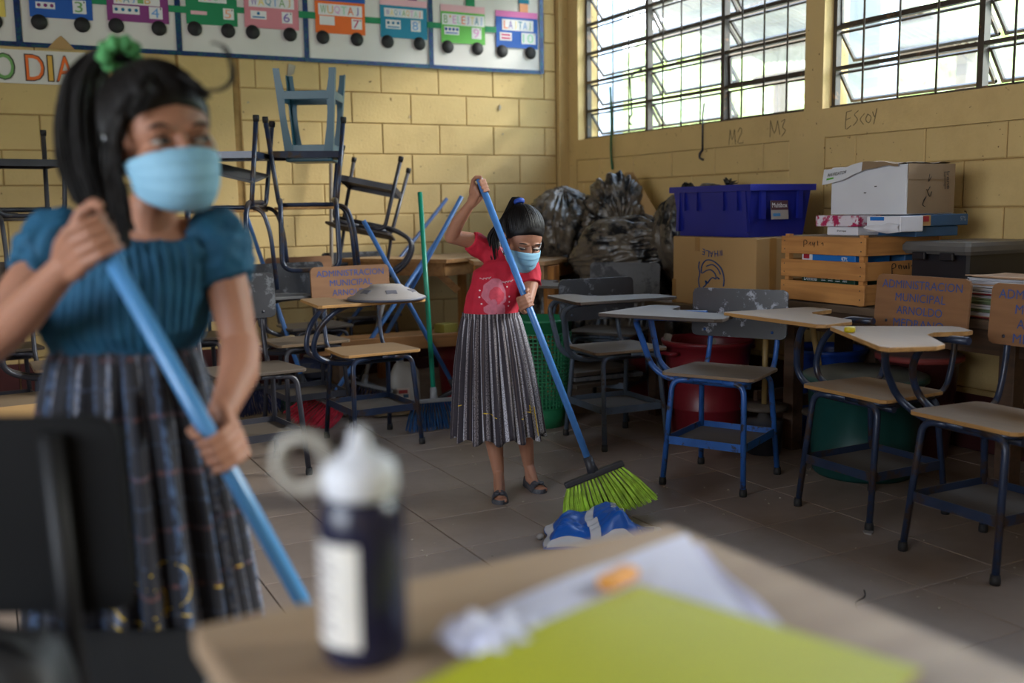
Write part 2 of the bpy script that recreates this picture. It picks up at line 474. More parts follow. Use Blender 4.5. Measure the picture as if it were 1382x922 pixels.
# ---------------------------------------------------------------- windows of the right wall
M_FRAME = mat('window_iron', (62, 54, 46), .55, var=.3, scale=14, second=(112, 84, 58), amount=.3, sscale=18)
M_FRAMEL = mat('window_iron_sunlit', (66, 58, 48), .5, var=.3, scale=14)
def glass_mat(name, tint, haze):
    mt = bpy.data.materials.new(name); mt.use_nodes = True
    n, l = mt.node_tree.nodes, mt.node_tree.links; n.clear()
    out = n.new('ShaderNodeOutputMaterial'); t = n.new('ShaderNodeBsdfTransparent'); t.inputs[0].default_value = (*tint, 1)
    g = n.new('ShaderNodeBsdfGlossy'); g.inputs['Roughness'].default_value = .03
    f = n.new('ShaderNodeLayerWeight'); f.inputs['Blend'].default_value = .12
    mx = n.new('ShaderNodeMixShader'); l.new(f.outputs['Facing'], mx.inputs[0]); l.new(t.outputs[0], mx.inputs[1]); l.new(g.outputs[0], mx.inputs[2])
    d = n.new('ShaderNodeBsdfTranslucent'); d.inputs[0].default_value = (.85, .9, .95, 1)
    m2 = n.new('ShaderNodeMixShader'); m2.inputs[0].default_value = haze; l.new(mx.outputs[0], m2.inputs[1]); l.new(d.outputs[0], m2.inputs[2])
    l.new(m2.outputs[0], out.inputs[0]); return mt
M_GLASS = glass_mat('dusty_window_glass', (.95, .97, .98), .03)
M_FROST = glass_mat('frosted_window_glass', (.8, .84, .88), .65)
def window(name, y0, y1, mull, open_bays=(), frost=(), near=False):
    root = struct(empty(name, (3.90, 0, 0)))
    fr = MB(); t = .028
    fr.box((0, y0 + .012, (WZ0 + WZ1) / 2), (.035, .024, WZ1 - WZ0)); fr.box((0, y1 - .012, (WZ0 + WZ1) / 2), (.035, .024, WZ1 - WZ0))
    fr.box((0, (y0 + y1) / 2, WZ0 + .008), (.05, y1 - y0, .016)); fr.box((0, (y0 + y1) / 2, WZ1 - .012), (.035, y1 - y0, .024))
    fr.build('window_frame', M_FRAME, root)
    rows = 6; hz = (WZ1 - WZ0) / rows
    for m_ in mull: MB().box((-.004, m_, (WZ0 + WZ1) / 2), (.04, .03, WZ1 - WZ0)).build('mullion', M_FRAME, root)
    ys = [y0] + sorted(mull) + [y1]
    for b in range(len(ys) - 1):
        ya, yb = ys[b] + .012, ys[b + 1] - .012
        for k in range(1, rows):
            z = WZ0 + k * hz
            MB().box((-.006, (ya + yb) / 2, z), (.03, yb - ya, .017)).build('transom_bar', M_FRAME, root)
        for k in range(rows):                           # one hopper vent per row: hinged frame with a pane
            zc = WZ0 + (k + .5) * hz
            ang = -R(34 + 3 * ((k * 7 + b * 3) % 3)) if (b, k) in open_bays else -R(2)
            v = empty('vent', (.014, (ya + yb) / 2, zc + hz / 2 - .016)); v.parent = root; v.rotation_euler = (0, ang, 0)
            f = MB(); wv, hv = yb - ya - .006, hz - .026
            for sy in (-1, 1): f.box((0, sy * (wv / 2 - .007), -hv / 2), (.016, .014, hv))
            f.box((0, 0, -.006), (.012, wv, .010)); f.box((0, 0, -hv + .007), (.018, wv, .014))
            f.build('vent_frame', M_FRAME, v)
            MB().box((0, 0, -hv / 2), (.003, wv - .02, hv - .02)).build('pane', M_FROST if (b, k) in frost else M_GLASS, v)
        nb = 3
        for q in range(1, nb + 1):
            y = ys[b] + (ys[b + 1] - ys[b]) * q / (nb + 1)
            MB().tube([(-.034, y, WZ0), (-.034, y, WZ1)], .0055, 6).build('security_rod', M_FRAME, root)
    return root
# vents tip outwards: their hinge is at the bottom
window('window_1', 3.99, 6.226, (4.714, 5.470), {(2, k) for k in range(6)} | {(1, k) for k in range(5)} | {(0, 2), (0, 3)}, set())
window('window_2', 1.62, 3.86, (2.995, 2.31), {(1, 0), (1, 1), (1, 2), (2, 0), (2, 1)}, {(2, 3)})
window('window_3', -.90, 1.50, (-.1, .7), set(), set())

# ---------------------------------------------------------------- outside
M_PORCH = mat('porch_paint', (176, 200, 226), .7, var=.05)
for y0, y1 in ((6.75, 7.12), (4.03, 4.34), (1.3, 1.6)):
    o = tag(MB().box((4.48, (y0 + y1) / 2, 1.3), (.16, y1 - y0, 3.0), bev=.01).build('porch_column', M_PORCH), 'pale blue square porch column standing outside the classroom windows', 'column', 'porch columns outside the windows')
M_ZINC = mat('zinc_roof', (146, 140, 132), .5, .3, var=.2, scale=3)
def zinc(u, v):
    y = 5.05 + u * 2.6; x = 5.3 + v * 1.5
    return (x, y, 2.75 - v * .42 + .018 * math.sin(u * 2.6 / .076 * 2 * math.pi) + (u - .5) * .25)
rf = MB(); rf.grid(240, 3, zinc)
ro = empty('shed_roof', (0, 0, 0)); rf.build('corrugated_sheet', M_ZINC, ro)
M_BEAM = mat('shed_beam', (96, 84, 70), .7)
for k in range(3): MB().box((5.45 + k * .6, 6.35, 2.60 - k * .17), (.07, 2.5, .09)).build('purlin', M_BEAM, ro)
for y in (5.3, 7.3): MB().box((6.7, y, .9), (.1, .1, 2.8)).build('post', M_BEAM, ro)
tag(ro, 'corrugated zinc shed roof seen through the corner window', 'roof')
M_GRASS = mat('yard_ground', (176, 176, 150), .9, var=.2, scale=.5)
yard = MB(); yard.box((40, 5, -.3), (72, 90, .3)); struct(yard.build('ground', M_GRASS))
M_HILL = mat('hill_foliage', (176, 190, 140), .9, var=.3, scale=.35, bump=1, bscale=1.5)
def hill(u, v):
    y = -60 + u * 130; x = 22 + v * 40
    h = v * 21 + 1.6 * noise.noise(Vector((y * .22, x * .22, 0))) + .9 * noise.noise(Vector((y * .7, x * .7, 3)))
    return (x, y, h - .4)
hl = MB(); hl.grid(110, 40, hill); ho = hl.build('hill', M_HILL); struct(ho)
M_LEAF = [mat('leaf_' + n_, c, .8, var=.4, scale=2) for n_, c in (('light', (200, 212, 150)), ('mid', (176, 194, 130)))]
M_BARK = mat('bark', (96, 78, 60), .9)
for i, (x, y, s) in enumerate(((13, 14.5, 1.5), (12, 8.8, 1.3), (14, 18.5, 1.7), (12.5, 5.2, 1.2), (15, 11.5, 1.6))):
    t = empty('yard_tree', (x, y, -.1))
    MB().tube([(0, 0, 0), (.05, 0, .9 * s), (.1, .1, 1.7 * s)], [.12, .09, .05], 8).build('trunk', M_BARK, t)
    c = MB()
    for k in range(420):
        d = Vector((random.gauss(0, 1), random.gauss(0, 1), random.gauss(0, .8))).normalized() * random.uniform(.5, 1.0) ** .5 * s
        p = d + Vector((0, 0, 2.1 * s)); q = Vector((random.gauss(0, 1), random.gauss(0, 1), random.gauss(0, 1))).normalized(); a = q.orthogonal().normalized() * .14 * s; b = q.cross(a).normalized() * .09 * s
        c.add([p - a, p + b, p + a, p - b], [(0, 1, 2, 3)])
    c.build('crown', M_LEAF[i % 2], t)
    tag(t, ['broad pale green tree in the yard beyond the corner window', 'small darker green tree in the yard outside the windows', 'tallest pale green tree at the far end of the yard', 'smallest dark green tree in the yard nearest the camera', 'wide pale green tree in the middle of the yard'][i], 'tree', 'yard trees outside the windows')

# ================================================================ furniture
M_BLUE = mat('blue_enamel_tube', (44, 92, 164), .35, .1, var=.2, scale=12, second=(54, 46, 46), amount=.36, sscale=16, dust=(120, 112, 104))
M_NAVY = mat('navy_enamel_tube', (38, 50, 74), .32, .1, var=.2, scale=12, second=(58, 46, 42), amount=.42, sscale=11, dust=(110, 104, 98))
M_GREYT = mat('grey_blue_tube', (84, 96, 112), .42, .1, var=.2, scale=12, second=(70, 58, 50), amount=.3, sscale=11, dust=(112, 106, 100))
M_DARKT = mat('dark_tube', (54, 54, 62), .42, .1, var=.2, scale=12, second=(90, 78, 66), amount=.22, sscale=11, dust=(110, 102, 92))
M_RUBBER = mat('rubber_foot', (32, 31, 32), .7, var=.2)
M_PLY = wood('dusty_plywood', (142, 118, 92), (108, 84, 60), .6, 0, 6, dust=(112, 98, 84))
M_PLYD = wood('dark_dusty_plywood', (82, 70, 60), (54, 46, 40), .6, 0, 6, dust=(94, 84, 74))
M_PLYE = wood('raw_plywood', (176, 132, 76), (146, 104, 58), .6, 0, 6, dust=(120, 100, 78))
M_BROWNB = wood('brown_hardboard', (138, 98, 66), (120, 84, 56), .5, 0, 4)
M_BLACKB = mat('black_painted_board', (44, 44, 48), .45, var=.3, scale=9, second=(92, 94, 98), amount=.32, sscale=16)
M_SCUFF = mat('scuffed_black_board', (40, 40, 46), .32, var=.3, scale=9, second=(150, 154, 166), amount=.36, sscale=13)
M_GREYB = mat('dusty_grey_board', (92, 92, 94), .7, var=.2, scale=7, second=(58, 58, 62), amount=.4, sscale=5)
M_LETTER = mat('blue_stencil_paint', (44, 74, 138), .6, var=.15, scale=30)

def desk(name, label, loc, rz, tube=M_NAVY, seat=M_PLY, back=M_BROWNB, tablet=M_PLY, words=None, tab_yaw=0.0, tab_off=(0, 0), group='school desks', flip=False, lean='in', tablet_on=True, H=.45, sc_=1.0, back_on=True, arm_on=True, tilt=(0, 0), tab_z=.70, seat_w=.39, back_dz=0.0):
    """one-armed school desk; faces -Y, sitter's right is -X"""
    t = tag(empty(name, loc, rz), label, 'school desk', group)
    t.scale = (sc_, sc_, sc_)
    t.rotation_euler = (tilt[0], tilt[1], rz)
    if flip: t.rotation_euler = (math.pi + tilt[0], tilt[1], rz)
    r = .0115
    for sx_, sy_ in ((-1, -1), (1, -1), (-1, 1), (1, 1)):
        fx, fy = sx_ * .168, sy_ * .188
        p = fillet([(fx, fy, .012), (sx_ * .148, sy_ * .142, H - .03), (sx_ * .06, sy_ * .135, H - .026)], .05, 6)
        lg = MB().tube(p, r, 9).build('leg', tube, t)
        MB().lathe([(.0145, 0), (.0155, .012), (.0135, .03)], 10, Matrix.Translation((fx, fy, 0))).build('rubber_foot', M_RUBBER, lg)
    # ring under the seat
    f = MB().tube(fillet([(.0, -.135, H - .024), (.15, -.135, H - .024), (.15, .14, H - .024), (-.15, .14, H - .024), (-.15, -.135, H - .024), (.0, -.135, H - .024)], .04, 4), .010, 8)
    f.build('seat_frame', tube, t)
    hw = seat_w / 2
    sp = [(-hw + .02, -.165), (hw - .02, -.165), (hw - .005, -.15), (hw, -.13), (hw - .015, .135), (hw - .035, .15), (-hw + .035, .15), (-hw + .015, .135), (-hw, -.13), (-hw + .005, -.15)]
    MB().prism(sp, H - .013, H, bev=.002).build('seat', seat, t)
    # back supports and backrest
    for sx_ in (-1, 1):
        p = fillet([(sx_ * .13, .02, H - .026), (sx_ * .145, .19, H - .018), (sx_ * .145, .225, H + .10), (sx_ * .145, .245, H + .37 + back_dz)], .05, 6)
        MB().tube(p, .0105, 9).build('back_support', tube, t)
    if back_on:
        M = Matrix.Translation((0, .222 - .05 * (back_dz < -.05), H + .285 + back_dz)) @ Matrix.Rotation(R(86), 4, 'X')
        w2, h2, c = .205, .1, .022
        bp = [(-w2 + c, -h2), (w2 - c, -h2), (w2 - c * .3, -h2 + c * .3), (w2, -h2 + c), (w2, h2 - c), (w2 - c * .3, h2 - c * .3), (w2 - c, h2), (-w2 + c, h2), (-w2 + c * .3, h2 - c * .3), (-w2, h2 - c), (-w2, -h2 + c), (-w2 + c * .3, -h2 + c * .3)]
        b = MB().prism(bp, -.006, .006, M, bev=.0015).build('backrest', back, t)
        for sx_ in (-1, 1):
            MB().lathe([(.006, 0), (.006, .002), (.0, .003)], 8, M @ Matrix.Translation((sx_ * .145, -.072, .006))).build('rivet', tube, b)
        if words:
            zz = .066
            for wd, ww in words:
                lettering('stencil_lettering', wd, ww, .030, M @ Matrix.Translation((0, zz, .0063)), M_LETTER, b); zz -= .047
    # book tray between the legs
    zt = .165; k = 1 - (zt / (H - .03)); a, e = .148 + .02 * k, .142 + .046 * k
    tr = MB()
    for sy_ in (-1, 1): tr.box((0, sy_ * e, zt + .015), (2 * a, .004, .032))
    for sx_ in (-1, 1): tr.box((sx_ * a, 0, zt + .015), (.004, 2 * e, .032))
    fr = tr.build('book_tray', tube, t)
    MB().box((0, 0, zt + .004), (2 * a - .006, 2 * e - .006, .006)).build('tray_floor', M_PLYD, fr)
    # bracket of two bent tubes carrying the tablet
    if arm_on:
        top = tab_z - .014
        if lean == 'loop':
            p = [(.10, -.135, H - .048), (-.19, -.135, H - .046), (-.245, -.135, H + .03), (-.255, -.14, top), (-.255, .14, top), (-.245, .135, H + .03), (-.19, .135, H - .046), (.10, .135, H - .048)]
            MB().tube(fillet(p, .065, 7), .0125, 9).build('arm_tube', tube, t)
        for i, (ya, yt) in enumerate(((-.055, -.13 + tab_off[1]), (.02, .06 + tab_off[1])) if lean != 'loop' else ()):
            if lean == 'in':
                p = [(.14 - .05 * i, ya, H - .052), (-.20, ya, H - .052), (-.315, ya * 1.2, H + .0), (-.295, yt * .6, H + .12), (-.20, yt, top - .010), (-.05, yt, top - .008)]
            else:
                p = [(.14 - .05 * i, ya, H - .048), (-.21, ya, H - .046), (-.285, ya, H + .0), (-.33, (ya + yt) / 2, H + .19), (-.30, yt, top - .012), (-.08, yt, top - .008)]
            MB().tube(fillet(p, .07, 7), .0125, 9).build('arm_tube', tube, t)
    if tablet_on:
        cx, cy = -.19 + tab_off[0], -.12 + tab_off[1]
        poly = [(-.30, -.16), (-.285, -.175), (.19, -.175), (.215, -.155), (.20, -.02), (.16, .02), (-.06, .055), (-.10, .09), (-.115, .20), (-.135, .225), (-.235, .225), (-.255, .20)]
        M = Matrix.Translation((cx, cy, 0)) @ Matrix.Rotation(tab_yaw, 4, 'Z')
        tb = MB().prism(poly, tab_z - .0135, tab_z, M, bev=.002).build('writing_tablet', tablet, t)
    return t

ADM = [('ADMINISTRACION', .35), ('MUNICIPAL', .22), ('ARNOLDO', .20), ('MEDRANO', .22)]
# the four desks along the right side, and the grey one behind
desk('school_desk', 'black painted school desk with dusty tablet beside the green basket', (2.60, 3.92, 0), R(-3), M_GREYT, M_PLY, M_BLACKB, M_PLYD, lean='out', tab_off=(.12, -.02), back_dz=-.075)
desk('school_desk', 'bright blue school desk with scuffed black back before the red bin', (2.57, 3.107, 0), R(-62), M_BLUE, M_PLY, M_SCUFF, M_PLYD, lean='out', tab_off=(.10, -.03), back_dz=-.075, tab_z=.69)
desk('school_desk', 'navy school desk with brown stencilled back, standing before the green bin', (2.765, 2.51, 0), R(-90), M_NAVY, M_PLYE, M_BROWNB, M_PLYE, ADM, lean='in', tab_off=(.03, -.02))
desk('school_desk', 'nearest navy school desk, yellow cap lying on its tablet', (2.705, 1.98, 0), R(-91), M_NAVY, M_PLYE, M_BROWNB, M_PLYE, ADM, tab_yaw=R(-28), lean='in', tab_off=(.10, -.13))
desk('school_desk', 'grey dusty school desk behind the black one, below the garbage bags', (2.93, 4.47, 0), R(-55), M_GREYT, M_PLYD, M_GREYB, M_PLYD, lean='in', tab_off=(-.03, 0), back_dz=-.04)
# left group
desk('school_desk', 'blue school desk with stencilled back carrying the dusty dome lid', (1.592, 4.50, 0), R(3), M_NAVY, M_PLYE, M_BROWNB, M_PLYE, ADM, lean='in', tab_off=(.13, -.02))
desk('school_desk', 'dark school desk with grey tablet just left of the blue dome lid desk', (1.42, 5.02, 0), R(4), M_DARKT, M_PLY, M_BLACKB, M_GREYB, lean='in', tab_off=(-.05, 0))
desk('school_desk', 'dusty grey school desk half hidden by the tall girl\'s left arm', (.955, 4.22, 0), R(6), M_DARKT, M_PLYD, M_BLACKB, M_PLYD, lean='in', tablet_on=False, arm_on=False)
desk('school_desk', 'dark brown backed school desk under the upturned desk with the stool', (1.66, 5.66, 0), R(2), M_DARKT, M_PLYD, M_BROWNB, M_PLYE, lean='in')
desk('school_desk', 'dark school desk under the upturned desk behind the tall girl\'s head', (.93, 5.55, 0), R(-3), M_DARKT, M_PLYD, M_BROWNB, M_PLYE, lean='in')
desk('school_desk', 'dark school desk under the tilted grey upturned desk by the wall', (2.12, 6.06, 0), R(0), M_DARKT, M_PLYD, M_BLACKB, M_PLYD, lean='in')
desk('school_desk', 'dark school desk by the wall under the upturned desk at the far left', (.02, 5.62, 0), R(8), M_DARKT, M_PLYD, M_BLACKB, M_PLYD, lean='in')
desk('school_desk', 'dark school desk beside the cardboard box behind the tall girl', (.33, 4.85, 0), R(5), M_DARKT, M_PLY, M_BLACKB, M_PLYD, lean='in')
# upturned desks, legs in the air
UP = 'school desks turned upside down on others'
Z0 = .70 + .45
desk('school_desk', 'upturned navy school desk carrying the teal plastic stool', (1.555, 5.32, 1.585), R(75), M_NAVY, M_PLYE, M_BROWNB, None, group=UP, flip=True, tablet_on=False, lean='loop', sc_=1.05, back_on=False, tab_z=.76)
ud = desk('school_desk', 'upturned navy school desk left of the teal stool, behind the girl\'s mask', (1.13, 5.26, 1.575), R(63), M_NAVY, M_PLYE, M_BROWNB, None, group=UP, flip=True, tablet_on=False, lean='loop', sc_=1.05, back_on=False, tab_z=.76)
MB().box((0, 0, 0), (.30, .30, .012), Matrix.Translation((-.02, .02, .255)) @ Matrix.Rotation(R(14), 4, 'X') @ Matrix.Rotation(R(8), 4, 'Y'), bev=.002).build('slanting_shelf', M_GREYB, ud)
desk('school_desk', 'upturned grey weathered desk tilted on its side right of the stool', (2.07, 5.62, 1.41), R(150), M_DARKT, M_PLYD, M_PLYD, None, group=UP, flip=True, tablet_on=False, lean='in', H=.45, sc_=1.0, tilt=(R(8), R(-12)), back_on=False)
desk('school_desk', 'upturned dark desk at the far left edge with dusty board on top', (.18, 5.42, 1.53), R(12), M_DARKT, M_PLYD, M_PLYD, None, group=UP, flip=True, tablet_on=False, lean='in', sc_=1.0)

# ---------------------------------------------------------------- teal stool, upside down on the tray
M_TEAL = mat('teal_plastic', (28, 84, 104), .4, var=.12, scale=6)
def stool(loc, rz, rx):
    t = tag(empty('plastic_stool', loc, rz, rx), 'teal plastic stool standing upside down on the upturned desk', 'stool')
    h = .475
    MB().box((0, 0, h - .012), (.25, .25, .024), bev=.010).build('seat', M_TEAL, t)
    at = lambda z: .122 + (h - z) / h * .040                  # half width, wider at the feet
    ww = lambda z: .034 + .022 * max(0, (z - .25) / (h - .25)) ** 1.5 + (.012 * max(0, 1 - abs(z - .13) / .06))      # leg width, flaring into the rails
    for sx_ in (-1, 1):
        for sy_ in (-1, 1):
            b = MB(); Z = [0, .05, .10, .135, .17, .22, .30, .38, .43, h - .015]
            for ax in (0, 1):                                 # an L-section leg with rounded flare
                vs = []
                for z in Z:
                    a, w_ = at(z), ww(z); q = [(a, a), (a - w_, a), (a - w_, a - .006), (a - .006, a - .006)] if ax == 0 else [(a, a), (a, a - w_), (a - .006, a - w_), (a - .006, a - .006)]
                    vs += [(sx_ * x, sy_ * y, z) for x, y in q]
                n = len(Z); fs = [(0, 1, 2, 3), tuple((n - 1) * 4 + i for i in (3, 2, 1, 0))]
                for k in range(n - 1): fs += [(k * 4 + i, (k + 1) * 4 + i, (k + 1) * 4 + (i + 1) % 4, k * 4 + (i + 1) % 4) for i in range(4)]
                b.add(vs, fs)
            b.build('leg', M_TEAL, t, fixn=True)
    for k in range(4):
        M = Matrix.Rotation(k * math.pi / 2, 4, 'Z')
        a = at(.13); MB().box((0, a - .004, .135), (2 * a - .06, .007, .044), M, bev=.002).build('crossbar', M_TEAL, t)
        a = at(.42); MB().box((0, a - .004, .425), (2 * a - .05, .007, .075), M, bev=.002).build('apron', M_TEAL, t)
stool((1.60, 5.32, 1.836), R(-28), math.pi)

# ---------------------------------------------------------------- dusty dome lid on the desk
M_DUSTYP = mat('dusty_plastic', (72, 74, 88), .5, var=.2, dust=(178, 168, 158))
t = tag(empty('dome_lid', (1.60, 4.28, .701), R(20)), 'grey dusty round dome lid lying on the blue school desk', 'lid')
MB().lathe([(.175, 0), (.18, .006), (.175, .012), (.15, .02), (.13, .038), (.08, .058), (.072, .066), (.0, .068)], 36).build('dome', M_DUSTYP, t)
for k in range(6):
    M = Matrix.Rotation(k * math.pi / 3, 4, 'Z') @ Matrix.Translation((.12, 0, .041)) @ Matrix.Rotation(R(28), 4, 'Y')
    MB().box((0, 0, -.001), (.03, .05, .006), M, bev=.002).build('vent_slot', mat('slot_shadow_grey', (92, 90, 98), .6), t)

# ---------------------------------------------------------------- brooms
M_STICK = mat('blue_broom_handle', (66, 110, 168), .35, var=.12, scale=20, second=(150, 140, 128), amount=.16, sscale=30)
M_STICKD = mat('dark_blue_broom_handle', (46, 74, 118), .4, var=.12, scale=20, second=(110, 104, 98), amount=.2, sscale=30)
M_STICKG = mat('green_broom_handle', (24, 132, 104), .35, var=.1)
M_STICKW = mat('grey_broom_handle', (118, 108, 98), .6, var=.2)
M_CAPD = mat('dark_broom_cap', (46, 46, 52), .5)
M_CAPG = mat('grey_broom_cap', (130, 130, 132), .5)
def broom(label, top, foot, stick, cap, bristle_rgb, width=.27, blen=.14, hdir=(1, 0, 0), spread=1.35, r=.0125, n=260, lean_tip=(0, 0, 0), group='brooms', sock=.05, name='broom', droop=.55):
    """foot = where the handle enters the head; bristles run on past it"""
    t = tag(empty(name, foot), label, 'broom', group)
    T, F = Vector(top) - Vector(foot), Vector((0, 0, 0))
    d = T.normalized()
    MB().tube([F + d * .03, T], r, 12).build('handle', stick, t)
    ax = Vector(hdir); ax = (ax - d * ax.dot(d)).normalized(); nn = d.cross(ax)
    h = MB(); h.tube([F - d * .005, F + d * .02, F + d * .055], [.022, .018, .0165], 10)
    M = frame_M(F - d * .012, ax, d)
    h.box((0, 0, 0), (width, .022, .042), M, bev=.006); h.build('cap', cap, t)
    mb = MB(); rs = random.Random(sum(map(ord, label)))
    bm_ = mat('bristles_' + label.split()[0] + str(len(bpy.data.materials)), bristle_rgb, .7, var=.35, scale=30)
    tufts = 17
    for i in range(tufts):
        u = (i + .5) / tufts * 2 - 1
        for row in (-1, 1):
            for q in range(max(1, n // (tufts * 2))):
                b0 = F - d * .018 + ax * (u * width * .47 + rs.uniform(-.003, .003)) + nn * (row * .009 + rs.uniform(-.003, .003))
                L = blen * rs.uniform(.88, 1.04)
                tip = b0 - d * L + ax * (u * width * .5 * (spread - 1) + rs.uniform(-.008, .008)) + nn * (row * .02 + rs.uniform(-.008, .008)) + Vector(lean_tip)
                g = Vector(foot) + tip
                if g.z < .003: tip.z += .003 - g.z + rs.uniform(0, .004)
                mid = (b0 + tip) / 2 + ax * u * .006
                mb.tube([b0, mid, tip], [.0015, .0019, .0014], 3, cap=False)
    bo = mb.build('bristles', bm_, t); bo['kind'] = 'stuff'
    return t
GB = 'brooms stored among the desks'
broom('green handled broom with blue bristles leaning left of the small girl', (1.985, 4.78, 1.19), (1.955, 4.60, .155), M_STICKG, M_CAPG, (30, 84, 140), hdir=(1, .1, .25), width=.25, blen=.15, group=GB)
broom('long blue broom handle with red bristles crossing behind the dome lid', (2.30, 5.25, .955), (1.53, 5.0, .115), M_STICK, M_CAPG, (196, 40, 60), hdir=(.6, -.7, -.45), width=.23, blen=.13, lean_tip=(-.03, 0, -.01), group=GB)
broom('blue broom leaning right to left with its worn grey foot behind the skirt', (1.79, 5.1, 1.05), (2.23, 4.95, .13), M_STICK, M_CAPD, (170, 40, 52), hdir=(1, -.4, 0), width=.24, blen=.12, group=GB)
broom('dark blue broom leaning far right against the back wall', (2.79, 6.25, 1.17), (1.75, 5.85, .22), M_STICKD, M_CAPD, (40, 44, 70), hdir=(.4, -1, 0), group=GB, blen=.17)
broom('light blue broom with tallest handle beside the small girl\'s elbow', (2.345, 5.05, 1.17), (1.87, 5.45, .14), M_STICK, M_CAPD, (60, 58, 92), hdir=(1, -.3, -.3), group=GB, blen=.13, width=.3)
broom('grey handled broom with dusty purple bristles on the floor', (2.05, 5.5, .62), (1.80, 5.22, .15), M_STICKW, M_CAPG, (66, 64, 96), hdir=(1, -.5, -.35), width=.33, blen=.15, group=GB)
broom('blue handled broom with dark green bristles under the dark desks', (1.36, 5.95, 1.12), (1.52, 5.42, .15), M_STICK, M_CAPD, (28, 62, 48), hdir=(1, .1, 0), width=.28, blen=.14, group=GB)
broom('blue handled broom with navy bristles standing farthest left of the brooms', (1.16, 5.95, 1.02), (1.27, 5.45, .15), M_STICK, M_CAPD, (34, 40, 74), hdir=(1, .1, 0), width=.22, blen=.14, group=GB)
broom('blue topped grey pole broom standing upright against the back wall', (2.02, 6.33, 1.52), (1.93, 6.2, .16), M_STICKW, M_CAPD, (40, 40, 60), hdir=(1, 0, 0), blen=.15, group=GB)
M_ORL = mat('orange_sticker', (214, 140, 50), .5)

# ---------------------------------------------------------------- back tables and bench
M_TAN = wood('tan_table_wood', (168, 122, 74), (132, 92, 54), .5, 0, 5, dust=(166, 140, 108))
M_ORW = wood('orange_lath_wood', (190, 126, 62), (150, 94, 46), .55, 2, 5)
M_OLD = wood('old_dark_wood', (84, 62, 46), (54, 40, 30), .6, 1, 4, dust=(104, 88, 74))
M_BROWNW = wood('brown_bench_wood', (146, 100, 56), (112, 74, 42), .5, 0, 4)
def poly_table(label, loc, rz, poly, h, legs, braces=()):
    t = tag(empty('wooden_table', loc, rz), label, 'table', 'wooden class tables by the back wall')
    MB().prism(poly, h - .025, h, bev=.002).build('tabletop', M_TAN, t)
    n = len(poly); cx = sum(p[0] for p in poly) / n; cy = sum(p[1] for p in poly) / n
    q = [(cx + (p[0] - cx) * .88, cy + (p[1] - cy) * .88) for p in poly]
    for i in range(n):
        a, b = Vector((*q[i], h - .065)), Vector((*q[(i + 1) % n], h - .065)); m_ = (a + b) / 2
        MB().box((0, 0, 0), ((b - a).length, .02, .08), frame_M(m_, b - a, Vector((0, 0, 1)).cross(b - a)) @ Matrix.Rotation(0, 4, 'X')).build('apron', M_TAN, t)
    for x, y in legs:
        MB().box((x, y, (h - .03) / 2), (.05, .05, h - .03), bev=.003).build('leg', M_ORW, t)
    for a, b in braces:
        a, b = Vector(a), Vector(b); MB().box((0, 0, 0), ((b - a).length, .045, .022), frame_M((a + b) / 2, b - a, (0, 0, 1))).build('brace', M_TAN, t)
    return t
poly_table('tan wooden table behind the small girl with a loose diagonal brace', (2.72, 5.68, 0), 0,
           [(-.25, -.12), (.10, .08), (.24, .62), (-.42, .62), (-.72, .52)], .80, [(.06, .08), (-.45, .52), (.16, .55)], [((-.27, -.02, .72), (-.15, -.06, .60))])
poly_table('tan wooden table with slatted legs beside the garbage bags', (2.84, 5.02, 0), 0,
           [(-.05, -.10), (.50, .38), (.28, .60), (-.25, .48), (-.34, .22)], .80, [(.04, .01), (.10, .06), (-.24, .36), (.36, .40)])
def bench():
    t = tag(empty('wooden_bench', (2.25, 5.05, 0), R(-2)), 'long brown wooden bench crossing behind the dome lid desk', 'bench')
    MB().box((0, .14, .395), (1.5, .26, .03), bev=.004).build('seat', M_BROWNW, t)
    MB().box((0, -.012, .385), (1.5, .028, .075), bev=.003).build('apron', M_BROWNW, t)
    for x in (-.6, .6): MB().box((x, .13, .19), (.05, .2, .38), bev=.003).build('leg', M_OLD, t)
bench()
tag(MB().prism([(-.05, -.04), (.05, -.04), (.052, .04), (-.05, .045)], 0, .05, Matrix.Translation((2.28, 5.16, .411)) @ Matrix.Rotation(.3, 4, 'Z'), bev=.003).build('yellow_notebook', mat('yellow_card', (150, 138, 56), .7)), 'small dull yellow pad lying on the wooden bench', 'pad')

# ---------------------------------------------------------------- jug, basket, bins
M_JUG = mat('cloudy_white_plastic', (190, 186, 180), .35, var=.05)
t = tag(empty('plastic_jug', (2.05, 5.24, 0), R(-12)), 'empty white plastic jug standing on the floor under the bench', 'jug')
def jug_fn(u, v):
    a = u * 2 * math.pi
    z = v * .26
    k = 1 if v < .55 else max(.22, 1 - ((v - .55) / .45) ** 1.6 * .78)
    if v > .93: k = .24
    c, s_ = math.cos(a), math.sin(a)
    e = .55
    x = abs(c) ** e * (1 if c > 0 else -1); y = abs(s_) ** e * (1 if s_ > 0 else -1)
    if v < .04: k *= .92
    return (x * .085 * k + (1 - k) * -.03, y * .06 * k, z)
j = MB(); j.grid(28, 22, jug_fn, closed=True); j.box((0, 0, .002), (.12, .08, .004)); j.build('body', M_JUG, t)
MB().tube(bez([(-.02, 0, .235), (.03, 0, .235), (.07, 0, .19), (.07, 0, .13)], 5), .013, 8).build('handle', M_JUG, t)
MB().lathe([(.018, .25), (.018, .275), (.0, .276)], 12, Matrix.Translation((-.025, 0, 0))).build('neck', M_JUG, t)
lb = MB().box((-.02, -.0612, .075), (.075, .002, .07)).build('label', mat('jug_label', (214, 200, 190), .5), t)
MB().box((-.02, -.0630, .09), (.05, .001, .02)).build('label_band', mat('jug_label_red', (170, 60, 60), .5), lb)
MB().box((-.005, -.0630, .065), (.03, .001, .02)).build('label_patch', mat('jug_label_blue', (60, 100, 130), .5), lb)
